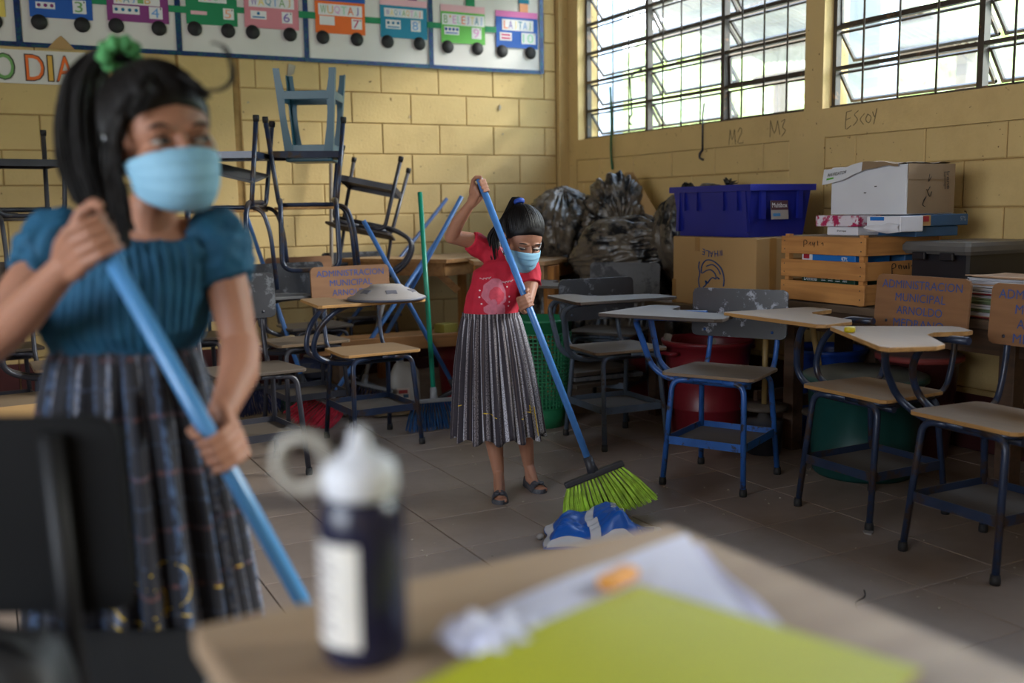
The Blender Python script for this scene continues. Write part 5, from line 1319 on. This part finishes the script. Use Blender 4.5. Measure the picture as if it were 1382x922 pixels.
def grip(mb, P, d, wrist, r_stick, s=1.0, thumb=1, flip=1):
    """a hand closed round a stick: P on the stick axis, d along it (towards the thumb), wrist position"""
    P, d, wr = Vector(P), Vector(d).normalized(), Vector(wrist)
    u = (wr - P); u = (u - d * u.dot(d)).normalized()     # from the stick towards the palm / wrist
    v = d.cross(u) * flip                                 # fingers go round this way
    Rf = .0068 * s; RG = r_stick + Rf * .95
    palm_c = P + u * (r_stick + .016 * s)
    # palm: a slab of rods from the wrist to the knuckles
    for i in range(4):
        o = d * ((1.5 - i) * .0158 * s)
        kn = P + o + u * (RG * .62 + .012 * s) + v * (RG * .95 + .004 * s)
        seg(mb, [wr + o * .45, (wr + kn) / 2 + o * .35 + u * .002, kn], [.0155 * s, .0125 * s, .0085 * s], 10)
        seg(mb, [wr + o * .45, palm_c + o * .9 - v * .006 * s], [.0145 * s, .0105 * s], 10)
        L = (1.0, 1.08, 1.02, .86)[i]; rf = Rf * (1.0, 1.03, .98, .86)[i]
        ang = [38, 95, 160, 215 + 20 * L]
        pts = [kn]
        for a in ang[1:]:
            c_, s_ = math.cos(R(a)), math.sin(R(a))
            pts.append(P + o + (u * c_ + v * s_) * (RG + .001) + d * (.0006 * (i - 1.5)))
        pts2 = [pts[0], P + o + (u * math.cos(R(72)) + v * math.sin(R(72))) * (RG * 1.22)] + pts[1:]
        seg(mb, pts2, [rf * 1.12, rf * 1.1, rf * 1.04, rf * .98, rf * .86], 10)
    # thumb leaves the side of the palm near its base and closes against the fingers
    b0 = wr * .55 + palm_c * .45 + d * .020 * s - v * .008 * s
    b1 = P + d * (.040 * s) + u * (RG * .9) - v * (RG * .75)
    b2 = P + d * (.044 * s) - v * (RG * 1.05) - u * (RG * .35)
    b3 = P + d * (.038 * s) - v * (RG * .45) - u * (RG * 1.02)
    seg(mb, [b0, b1, b2, b3], [.0125 * s, .0095 * s, .0085 * s, .0068 * s], 10)

def foot(mb, ankle, heel, toe, s=1.0):
    A, H, T = Vector(ankle), Vector(heel), Vector(toe)
    d = (T - H); d.z = 0; L = d.length; d.normalize(); w_ = Vector((-d.y, d.x, 0))
    up = Vector((0, 0, 1))
    seg(mb, [A, H + d * L * .22 + up * .028 * s], [.022 * s, .024 * s], 12)
    seg(mb, [H + d * .018 * s + up * .022 * s, H + d * L * .35 + up * .026 * s, H + d * L * .68 + up * .018 * s], [.021 * s, .023 * s, .019 * s], 12)
    seg(mb, [A + d * .012, H + d * L * .55 + up * .030 * s], [.019 * s, .014 * s], 12)
    for i, (o, l, r_) in enumerate(((.020, 1.0, .0085), (.0095, .99, .0065), (-.001, .95, .006), (-.0105, .90, .0058), (-.019, .84, .0056))):
        b0 = H + d * L * .64 + w_ * o * s * .9 + up * .014 * s
        seg(mb, [b0, H + d * (L * l - .006) + w_ * o * s + up * .009 * s], [.0095 * s, r_ * s], 10)
def shoe(heel, toe, par, m_, s=1.0, peep=True):
    H, T = Vector(heel), Vector(toe); d = (T - H); d.z = 0; L = d.length; d.normalize(); w_ = Vector((-d.y, d.x, 0))
    prof = [(-.06, .0), (-.05, .016), (0, .024), (.2, .026), (.45, .028), (.7, .034), (.85, .033), (.97, .024), (1.05, .010), (1.06, 0)]
    ol = [(t, y) for t, y in prof] + [(t, -y) for t, y in reversed(prof[1:-1])]
    pts = [H + d * (t * L) + w_ * (y * s) for t, y in ol]
    b = MB(); b.prism([(p.x, p.y) for p in pts], H.z, H.z + .008); root = b.build('shoe', m_, par, fixn=True)
    n = len(pts)
    def wall(u, v):
        i = u * n; a, f = int(i) % n, i - int(i); p = pts[a] * (1 - f) + pts[(a + 1) % n] * f
        t = ol[a][0] * (1 - f) + ol[(a + 1) % n][0] * f
        hgt = .034 if t < .15 else .024 - .012 * min(1, (t - .15) / .6)
        cc = H + d * (max(.0, min(1, t)) * L)
        return tuple(p + (cc - p) * (.16 * v * v) + Vector((0, 0, .006 + v * hgt * s)))
    MB().grid(48, 4, wall, closed=True).build('upper', m_, root)
    def vamp(u, v):
        a = (u - .5) * math.pi * .96; t = .60 + v * .27
        wd = .033 * s
        return tuple(H + d * (t * L) + w_ * (math.sin(a) * wd) + Vector((0, 0, .008 + math.cos(a) * (.036 - .012 * v) * s)))
    MB().grid(16, 6, vamp).build('vamp', m_, root)
    bw = MB()
    for sg in (-1, 1):
        c = H + d * (.80 * L) + Vector((0, 0, .038 * s)); bw.ball(tuple(c + w_ * sg * .011 * s), (.011 * s, .011 * s, .006 * s), 12, 8)
    bw.build('bow', m_, root)

def loft(mb, rings, n=40, uv=False):
    """rings: (centre, half x, half y, yaw)"""
    k = len(rings)
    def fn(u, v):
        i = min(k - 2, int(v * (k - 1))); f = v * (k - 1) - i
        A, B = rings[i], rings[i + 1]; t = f
        c = Vector(A[0]).lerp(Vector(B[0]), t); hx = A[1] + (B[1] - A[1]) * t; hy = A[2] + (B[2] - A[2]) * t
        yw = A[3] + (B[3] - A[3]) * t; a = u * 2 * math.pi
        x, y = math.cos(a) * hx, math.sin(a) * hy
        return (c.x + x * math.cos(yw) - y * math.sin(yw), c.y + x * math.sin(yw) + y * math.cos(yw), c.z)
    mb.grid(n, (k - 1) * 5, fn, closed=True, uv=uv)
    o = len(mb.v)
    for ring_i, rev in ((0, True), (1, False)):
        nn = n; st = o - nn * ((k - 1) * 5 + 1) if ring_i == 0 else o - nn
        idx = list(range(st, st + nn)); mb.f.append(tuple(reversed(idx)) if rev else tuple(idx)); mb.sm.append(False)

def rings_z(rings):
    """same, but each ring tilts with the path (for leaning trunks keep flat rings)"""
    return rings

def skirt(par, wc, hc, wr_, hr_, m_, N=24, amp=.011, seed=0, name='skirt', zfold=1.0):
    so = Vector((seed, seed * 2, 0))
    def fn(u, v, off=0.0):
        a = u * 2 * math.pi
        c = Vector(wc).lerp(Vector(hc), v)
        e = v ** .72
        rx = wr_[0] + (hr_[0] - wr_[0]) * e; ry = wr_[1] + (hr_[1] - wr_[1]) * e
        fold = math.sin(N * a + 2.2 * noise.noise(Vector((math.cos(a) * 2, math.sin(a) * 2, v * .7)) + so)) * amp * (.25 + .75 * min(1, v * 2.5))
        big = .020 * noise.noise(Vector((math.cos(a) * 1.6, math.sin(a) * 1.6, v * .5)) + so) * v
        k = fold + big + off
        z = c.z - .012 * math.sin(N * a * .5 + 1) * v * zfold
        return (c.x + math.cos(a) * (rx + k), c.y + math.sin(a) * (ry + k), z)
    g = MB(); g.grid(N * 14, 40, lambda u, v: fn(u, v), closed=True)
    o = g.build(name, m_, par)
    o.modifiers.new('thick', 'SOLIDIFY').thickness = .003
    wb_ = MB(); wb_.grid(60, 2, lambda u, v: (wc[0] + math.cos(u * 6.2832) * (wr_[0] + .005), wc[1] + math.sin(u * 6.2832) * (wr_[1] + .005), wc[2] + .012 - v * .030), closed=True); wb_.build('waistband', m_, o)
    return o, fn

def cloth_uv(name, base, stripes, rough=.85):
    """woven stripes in the cloth: list of (axis, repeats, sharpness threshold, colour, strength)"""
    mt = mat(name, base, rough, var=.15, scale=60, bump=.15, bscale=300)
    n, l = mt.node_tree.nodes, mt.node_tree.links; b = n['Principled BSDF']
    out = b.inputs['Base Color'].links[0].from_socket
    uv = n.new('ShaderNodeUVMap'); s = n.new('ShaderNodeSeparateXYZ'); l.new(uv.outputs[0], s.inputs[0])
    for ax, rep, thr, rgb, st, brk in stripes:
        mu = n.new('ShaderNodeMath'); mu.operation = 'MULTIPLY'; l.new(s.outputs[ax], mu.inputs[0]); mu.inputs[1].default_value = rep
        fr = n.new('ShaderNodeMath'); fr.operation = 'FRACT'; l.new(mu.outputs[0], fr.inputs[0])
        lt = n.new('ShaderNodeMath'); lt.operation = 'LESS_THAN'; l.new(fr.outputs[0], lt.inputs[0]); lt.inputs[1].default_value = thr
        fac = n.new('ShaderNodeMath'); fac.operation = 'MULTIPLY'; l.new(lt.outputs[0], fac.inputs[0]); fac.inputs[1].default_value = st
        if brk:                                           # speckled jaspe yarn
            mp = n.new('ShaderNodeMapping'); mp.inputs['Scale'].default_value = (brk[0], brk[1], 1); l.new(uv.outputs[0], mp.inputs[0])
            nz = n.new('ShaderNodeTexNoise'); nz.inputs['Scale'].default_value = 1; nz.inputs['Detail'].default_value = 3; l.new(mp.outputs[0], nz.inputs['Vector'])
            rp = n.new('ShaderNodeValToRGB'); rp.color_ramp.elements[0].position = .40; rp.color_ramp.elements[1].position = .60; l.new(nz.outputs['Fac'], rp.inputs['Fac'])
            f2 = n.new('ShaderNodeMath'); f2.operation = 'MULTIPLY'; l.new(fac.outputs[0], f2.inputs[0]); l.new(rp.outputs['Color'], f2.inputs[1]); fac = f2
        mx = n.new('ShaderNodeMixRGB'); l.new(fac.outputs[0], mx.inputs['Fac']); l.new(out, mx.inputs['Color1']); mx.inputs['Color2'].default_value = (*lin(rgb), 1); out = mx.outputs['Color']
    l.new(out, b.inputs['Base Color']); return mt

YAW = math.atan2(-.465, .885)
def to_world(G, p): return Matrix.Translation(G) @ Matrix.Rotation(YAW, 4, 'Z') @ Vector(p)

# ---------------------------------------------------------------- the small girl in red, sweeping
GR = Vector((1.80, 3.43, 0))
root = tag(empty('person', GR, YAW), 'small girl in red shirt and grey striped skirt sweeping, wearing a face mask', 'person', 'girls sweeping the classroom')
ST0, ST1 = Vector((-.110, -.229, 1.200)), Vector((.277, -.387, .165)); SD = (ST0 - ST1).normalized()
HMr = head_matrix((.038, -.146, .994), R(26), R(31), R(4), .97)
b = MB(); head_shapes(b, HMr)
seg(b, [(-.004, -.050, .90), (.012, -.085, .945)], [.034, .032])
loft(b, [((-.084, -.075, .60), .085, .068, 0), ((-.084, -.075, .70), .084, .066, 0), ((-.062, -.070, .79), .088, .066, .1), ((-.030, -.058, .87), .094, .062, .15), ((-.014, -.050, .915), .060, .048, .15), ((-.006, -.052, .925), .03, .03, .15)], 36)
seg(b, [(-.030, -.045, .90), (-.098, -.028, .945)], [.036, .034]); seg(b, [(0, -.055, .895), (.060, -.066, .882)], [.034, .032])
wR = Vector((-.142, -.190, 1.128)); hR = ST0 + SD * -.022
seg(b, [(-.098, -.028, .945), (-.160, -.062, .985), (-.226, -.102, 1.000)], [.035, .031, .026])
seg(b, [(-.226, -.102, 1.000), (-.195, -.140, 1.058), wR], [.0265, .0245, .0165])
grip(b, hR, SD, wR, .012, .88, flip=-1)
hL = ST0 + (ST1 - ST0) * .415; wL = hL + Vector((-.012, .058, -.032))
seg(b, [(.062, -.066, .880), (.068, -.110, .815), (.050, -.165, .748)], [.033, .030, .0255])
seg(b, [(.050, -.165, .748), (.044, -.205, .748), wL], [.0255, .0245, .0165])
grip(b, hL, SD, wL, .012, .88, flip=1)
f1h, f1t = Vector((-.064, -.096, .004)), Vector((-.058, -.232, .004)); f2h, f2t = Vector((.050, .025, .004)), Vector((.102, -.095, .004))
seg(b, [(-.125, -.075, .62), (-.105, -.085, .36), (-.082, -.088, .22), (-.066, -.085, .085)], [.062, .043, .036, .0225])
seg(b, [(-.040, -.070, .62), (.010, -.060, .36), (.036, -.030, .24), (.054, .010, .085)], [.062, .043, .036, .0225])
foot(b, (-.066, -.088, .08), f1h, f1t, .95); foot(b, (.055, .008, .08), f2h, f2t, .95)
solidify(b, 'body', M_SKIN, .0032, 3, root)
eyes(HMr, root, (0, -.6), .35); face_mask(HMr, root)
TB = HMr @ Vector((-.008, .080, .102)) + HMr.to_3x3() @ Vector((-.012, .022, .010))
hair_mesh(HMr, root, (-.008, .080, .102), [tuple(TB), (TB.x * .5 - .029, TB.y * .5 - .020, 1.066), (-.068, -.050, 1.00), (-.066, -.062, .935), (-.056, -.090, .880), (-.046, -.120, .845)], 3, [
    ([HMr @ Vector((.074, -.02, .03)), HMr @ Vector((.079, -.035, -.01)), HMr @ Vector((.072, -.04, -.05))], .0015, 8, .004),
    ([HMr @ Vector((-.074, -.01, .03)), HMr @ Vector((-.078, -.03, -.02)), HMr @ Vector((-.07, -.03, -.06))], .0016, 10, .004)], tail_r=.013, front=.002, n_comb=480, tail_n=190)
tie = HMr @ Vector((-.009, .088, .107)); MB().lathe([(.015 + .006 * math.cos(a), .009 * math.sin(a)) for a in [i / 10 * 6.2832 for i in range(11)]], 18, Matrix.Translation(tie) @ (HMr.to_3x3() @ Vector((-.1, .75, .65))).to_track_quat('Z', 'Y').to_matrix().to_4x4(), cap=False).build('hair_tie', mat('royal_blue_tie', (34, 70, 160), .6), root)
M_RED_T = mat('red_tshirt_cotton', (176, 22, 48), .85, var=.08, scale=40, bump=.12, bscale=220)
s_ = MB()
loft(s_, [((-.084, -.078, .668), .104, .086, 0), ((-.084, -.078, .72), .103, .084, 0), ((-.066, -.074, .79), .106, .083, .1), ((-.034, -.062, .865), .112, .080, .15), ((-.016, -.054, .908), .078, .062, .15), ((-.010, -.054, .922), .046, .044, .15)], 40)
seg(s_, [(-.030, -.045, .895), (-.100, -.030, .944)], [.047, .046]); seg(s_, [(0, -.056, .890), (.064, -.068, .880)], [.045, .043])
s_.tube([(-.095, -.026, .942), (-.128, -.045, .962), (-.158, -.061, .983)], [.045, .043, .041], 16); s_.tube([(.060, -.066, .884), (.068, -.088, .848), (.070, -.108, .816)], [.043, .042, .042], 16)
shirt = solidify(s_, 'tshirt', M_RED_T, .0045, 5, root)
for v in shirt.data.vertices:                              # soft folds of the cloth
    p = v.co; k = .0075 * noise.noise(Vector((p.x * 22 + p.z * 9, p.y * 18, p.z * 8))) + .0042 * noise.noise(Vector((p.x * 40, p.y * 40, p.z * 14)))
    v.co = p + v.normal * k
# printed figure on the chest
bvh = BVHTree.FromPolygons([v.co[:] for v in shirt.data.vertices], [p.vertices[:] for p in shirt.data.polygons])
def decal(name, cx, cz, rx, rz, m_, off, yaw=R(18), wob=.1, seed=0):
    dv = Vector((-math.sin(yaw), math.cos(yaw), 0)); ax = Vector((math.cos(yaw), math.sin(yaw), 0)); O = Vector((.084, -.6, 0))
    g = MB(); vs = []; fs = []; n, rg = 32, 6
    for i in range(rg + 1):
        for k in range(n):
            a = 2 * math.pi * k / n; q = i / rg * (1 + wob * noise.noise(Vector((math.cos(a) * 1.7 + seed, math.sin(a) * 1.7, seed))))
            st = O + ax * (cx + math.cos(a) * rx * q) + Vector((0, 0, cz + math.sin(a) * rz * q))
            hit = bvh.ray_cast(st, dv); p = hit[0] if hit[0] else st + dv * .45
            vs.append(p - dv * off)
    for i in range(rg):
        for k in range(n): fs.append((i * n + k, i * n + (k + 1) % n, (i + 1) * n + (k + 1) % n, (i + 1) * n + k))
    g.add(vs, fs, True); return g.build(name, m_, shirt)
M_PR1 = mat('faded_pink_print', (190, 104, 122), .8, var=.15, scale=60); M_PR2 = mat('salmon_print', (196, 66, 84), .8, var=.15, scale=60); M_PR3 = mat('pale_print', (222, 190, 196), .8)
decal('shirt_print', -.005, .790, .044, .050, M_PR1, .0012, wob=.25, seed=1); decal('shirt_print', .0, .782, .028, .032, M_PR2, .002, wob=.2, seed=2)
decal('shirt_print', -.022, .728, .026, .020, M_PR1, .0012, wob=.3, seed=3); decal('shirt_print', .016, .726, .020, .022, M_PR1, .0013, wob=.3, seed=4); decal('shirt_print', -.012, .752, .012, .014, M_PR1, .0024, wob=.3, seed=5)
for k, (x, z) in enumerate(((-.058, .775), (-.052, .75), (.042, .812), (.05, .775), (-.055, .80), (.046, .74), (.05, .755))): decal('print_dot', x, z, .0032, .0032, M_PR3, .0012, wob=0)
for sx0, sz0, w_ in ((-.050, .842, .036), (.026, .828, .040)):
    pts = []
    for i in range(25):
        x = sx0 + w_ * i / 24; z = sz0 + .0028 * math.sin(i * 1.9) + .002 * math.sin(i * .9) + .15 * (x - sx0)
        yaw = R(18); dv = Vector((-math.sin(yaw), math.cos(yaw), 0)); ax = Vector((math.cos(yaw), math.sin(yaw), 0)); hit = bvh.ray_cast(Vector((.084, -.6, 0)) + ax * x + Vector((0, 0, z)), dv)
        if hit[0]: pts.append(hit[0] - dv * .001)
    if len(pts) > 3: MB().tube(pts, .0011, 4).build('print_script', M_PR3, shirt)
M_SK1 = cloth_uv('grey_striped_corte', (44, 38, 46), [(0, 46, .46, (150, 142, 146), .85, (700, 90)), (0, 23, .20, (214, 214, 226), .9, (500, 120)), (0, 31, .10, (80, 66, 62), .6, None)])
sk, skf = skirt(root, (-.084, -.078, .700), (-.066, -.100, .238), (.104, .088), (.172, .150), M_SK1, 24, .011, 5)
M_YTH = mat('yellow_thread', (214, 176, 30), .7)
def thread(fn, u0, u1, v, par, wv=.0, r_=.0022):
    MB().tube([fn(u0 + (u1 - u0) * i / 30, v + wv * math.sin(i / 30 * 6.28), .0025) for i in range(31)], r_, 5).build('yellow_embroidery', M_YTH, par)
thread(skf, .585, .605, .70, sk); thread(skf, .70, .755, .775, sk); thread(skf, .845, .885, .795, sk, .01)
for dv_ in (-.07, -.04, -.01, .03): thread(skf, .885, .915, .77 + dv_ * .5, sk, .012)
MB().tube([skf(.918, .72 + i * .018, .004) for i in range(14)], .0022, 5).build('yellow_embroidery', M_YTH, sk)
M_SHOE = mat('grey_glitter_flat', (70, 70, 76), .6, .1, var=.4, scale=120)
shoe(Vector((f1h.x, f1h.y, 0)), Vector((f1t.x, f1t.y, 0)), root, M_SHOE, .95); shoe(Vector((f2h.x, f2h.y, 0)), Vector((f2t.x, f2t.y, 0)), root, M_SHOE, .95)
MB().tube(bez([(-.19, -.06, .60), (-.205, -.065, .585), (-.20, -.065, .57), (-.19, -.06, .575)], 4), .003, 6).build('drawstring', M_LOOP, sk)
# her broom
t_ = to_world(GR, ST0 + SD * .01); f_ = to_world(GR, ST1)
broom('blue handled broom with lime green bristles held by the small girl', t_, f_, mat('scuffed_blue_handle', (70, 122, 186), .35, var=.12, scale=20, second=(206, 150, 110), amount=.24, sscale=16), M_CAPD, (186, 226, 78), width=.225, blen=.150, hdir=Matrix.Rotation(YAW, 3, 'Z') @ Vector((1, .12, .30)), spread=1.65, r=.0125, n=1100, group='brooms in the girls hands', lean_tip=(.02, .02, -.01))

# ---------------------------------------------------------------- the tall girl in teal in front
GB = Vector((.2239, 1.760, 0))
root = tag(empty('person', GB, YAW), 'tall girl in teal blouse and dark plaid skirt holding a broom, face masked', 'person', 'girls sweeping the classroom')
ST0, ST1 = Vector((.050, -.284, 1.085)), Vector((.294, -.204, .511)); SD = (ST0 - ST1).normalized()
HMb = head_matrix((.079, -.086, 1.214), R(40), R(2), R(-4), 1.02)
b = MB(); head_shapes(b, HMb)
seg(b, [(.030, -.030, 1.05), (.050, -.055, 1.12)], [.040, .037])
loft(b, [((-.03, -.01, .76), .112, .082, 0), ((-.03, -.01, .88), .100, .078, 0), ((-.005, -.020, .97), .110, .078, .1), ((.015, -.026, 1.035), .118, .072, .15), ((.024, -.026, 1.075), .085, .055, .15), ((.03, -.03, 1.09), .04, .038, .15)], 36)
seg(b, [(.010, -.025, 1.055), (-.098, -.040, 1.062)], [.045, .042]); seg(b, [(.03, -.02, 1.055), (.126, .000, 1.056)], [.045, .040])
hR = ST0 - SD * .012; wR = hR + Vector((-.058, .020, -.040))
eR = Vector((-.180, -.150, .912))
seg(b, [(-.100, -.040, 1.060), (-.145, -.095, .99), eR], [.041, .037, .031]); seg(b, [eR, eR.lerp(wR, .45) + Vector((0, 0, -.006)), wR], [.0325, .031, .0205])
grip(b, hR, SD, wR, .012, 1.0, flip=1)
hL = Vector((.1885, -.2385, .760)); hL = ST0 + (ST1 - ST0) * ((hL - ST0).dot(ST1 - ST0) / (ST1 - ST0).length_squared)
wL = hL + Vector((-.006, .050, .048)); eL = Vector((.174, -.045, .888))
seg(b, [(.126, .000, 1.056), (.152, -.018, .975), eL], [.039, .035, .030]); seg(b, [eL, eL.lerp(wL, .4) + Vector((.008, 0, -.004)), wL], [.0325, .0315, .0205])
grip(b, hL, SD, wL, .012, 1.0, flip=-1)
seg(b, [(-.085, 0, .76), (-.08, .0, .45), (-.08, .02, .28), (-.08, .04, .09)], [.075, .052, .043, .026]); seg(b, [(.03, 0, .76), (.06, -.01, .45), (.065, .01, .28), (.065, .03, .09)], [.075, .052, .043, .026])
foot(b, (-.08, .04, .085), (-.08, .055, .004), (-.085, -.13, .004), 1.1); foot(b, (.065, .03, .085), (.065, .045, .004), (.095, -.13, .004), 1.1)
solidify(b, 'body', M_SKIN, .0032, 3, root)
shoe(Vector((-.08, .055, 0)), Vector((-.085, -.13, 0)), root, M_SHOE, 1.1); shoe(Vector((.065, .045, 0)), Vector((.095, -.13, 0)), root, M_SHOE, 1.1)
eyes(HMb, root, (.55, .1), .68); face_mask(HMb, root)
HB = lambda x, y, z: HMb @ Vector((x, y, z))
hair_mesh(HMb, root, (-.012, .082, .128), [(-.035, .012, 1.365), (-.068, .004, 1.325), (-.076, -.010, 1.255), (-.066, -.032, 1.185), (-.042, -.062, 1.125), (-.018, -.086, 1.075)], 5, [
    ([HB(-.060, -.055, .075), HB(-.076, -.045, .03), HB(-.081, -.035, -.02), HB(-.078, -.030, -.07), HB(-.072, -.028, -.125)], .0030, 26, .007),
    ([HB(-.079, -.01, .05), HB(-.084, -.015, -.02), HB(-.082, -.010, -.08), HB(-.075, -.015, -.15)], .0032, 26, .009),
    ([HB(.02, -.075, .085), HB(.055, -.095, .070), HB(.072, -.115, .085), HB(.062, -.125, .125), HB(.045, -.118, .135)], .0013, 7, .004),
    ([HB(-.03, -.06, .11), HB(-.045, -.078, .075), HB(-.062, -.068, .04)], .0026, 26, .008), ([HB(.02, -.06, .11), HB(.028, -.084, .082), HB(.048, -.078, .062)], .0022, 20, .006)],
    tail_r=.023, front=.008, tail_n=330, n_comb=520)
tie = HB(-.014, .090, .136)
def scr(u, v):
    a, c = u * 6.2832, v * 6.2832; rr = .021 + (.013 + .003 * math.sin(a * 9)) * math.cos(c); return (rr * math.cos(a), rr * math.sin(a), (.013 + .002 * math.sin(a * 9 + 1)) * math.sin(c))
m_ = MB(); m_.grid(54, 10, scr, M=Matrix.Translation(tie) @ Matrix.Rotation(R(-30), 4, 'Y') @ Matrix.Rotation(R(-38), 4, 'X')); m_.build('scrunchie', mat('green_scrunchie', (66, 132, 76), .8, var=.3, scale=40), root)
# shirred blouse with puffed sleeves
M_BLOUSE = mat('teal_shirred_blouse', (16, 80, 112), .8, var=.2, scale=30, bump=.2, bscale=140)
s_ = MB()
loft(s_, [((-.03, -.012, .872), .110, .092, 0), ((-.03, -.012, .885), .118, .098, 0), ((-.022, -.018, .915), .134, .108, .05), ((.0, -.026, .99), .128, .098, .1), ((.014, -.028, 1.040), .130, .090, .15), ((.018, -.028, 1.062), .122, .082, .15)], 40)
def puff(c, r_, ax): 
    Q = Vector(ax).normalized().to_track_quat('Z', 'Y').to_matrix().to_4x4()
    s_.ball((0, 0, 0), r_, 26, 16, Matrix.Translation(c) @ Q)
puff((-.112, -.052, 1.052), (.062, .058, .068), (-.4, -.45, -.7)); puff((.134, -.006, 1.046), (.058, .056, .068), (.3, -.15, -.9))
s_.tube([(-.10, -.04, 1.06), (-.135, -.082, 1.005)], [.056, .050], 18); s_.tube([(.126, -.0, 1.05), (.150, -.014, .990)], [.053, .048], 18)
bl = solidify(s_, 'blouse', M_BLOUSE, .0045, 4, root)
for v in bl.data.vertices:
    p = v.co; a = math.atan2(p.y + .02, p.x)
    torso = 1 if -.125 < p.x < .118 else 0
    k = .0042 * math.sin(a * 46 + 3 * noise.noise(p * 9)) * (.5 + .5 * abs(noise.noise(p * 14))) + .006 * noise.noise(Vector((p.x * 30, p.y * 30, p.z * 12)))
    if not torso: k = .012 * noise.noise(Vector((p.x * 30, p.y * 30, p.z * 46))) + .003 * noise.noise(p * 90)
    v.co = p + v.normal * k * min(1, max(.08, (p.z - .874) / .03))
M_SK2 = cloth_uv('dark_plaid_corte', (26, 26, 34), [(0, 34, .26, (86, 112, 150), .62, (300, 40)), (0, 17, .13, (150, 150, 160), .7, (300, 60)), (0, 51, .10, (60, 62, 66), .6, None), (1, 7, .07, (128, 72, 60), .5, (160, 30)), (1, 14, .10, (70, 84, 110), .4, (90, 20))])
sk, skf = skirt(root, (-.030, -.012, .880), (-.025, -.005, .240), (.112, .094), (.205, .175), M_SK2, 20, .015, 9)
for i_ in range(2):
    MB().tube([skf(.80 + .035 * math.cos(q / 24 * 6.28) + .04 * i_ * .8, .60 + (.05 + .01 * i_) * math.sin(q / 24 * 6.28) - .03 * i_, .003) for q in range(25)], .0015, 5).build('yellow_embroidery', M_YTH, sk)
thread(skf, .735, .765, .62, sk, .0, .0016); thread(skf, .90, .965, .58, sk, .006, .0016); thread(skf, .76, .86, .655, sk, .012, .0016)
t_ = to_world(GB, ST0 + SD * .002); L_ = (1.064 - .16) / .574; f_ = to_world(GB, ST0 + (ST1 - ST0) * 1.60)
broom('bright blue broom held by the tall girl, its head behind the front table', t_, f_, mat('bright_blue_handle', (76, 134, 184), .3, var=.06), M_CAPD, (60, 110, 170), width=.24, blen=.14, hdir=(.9, -.4, .2), r=.0125, n=260, group='brooms in the girls hands')
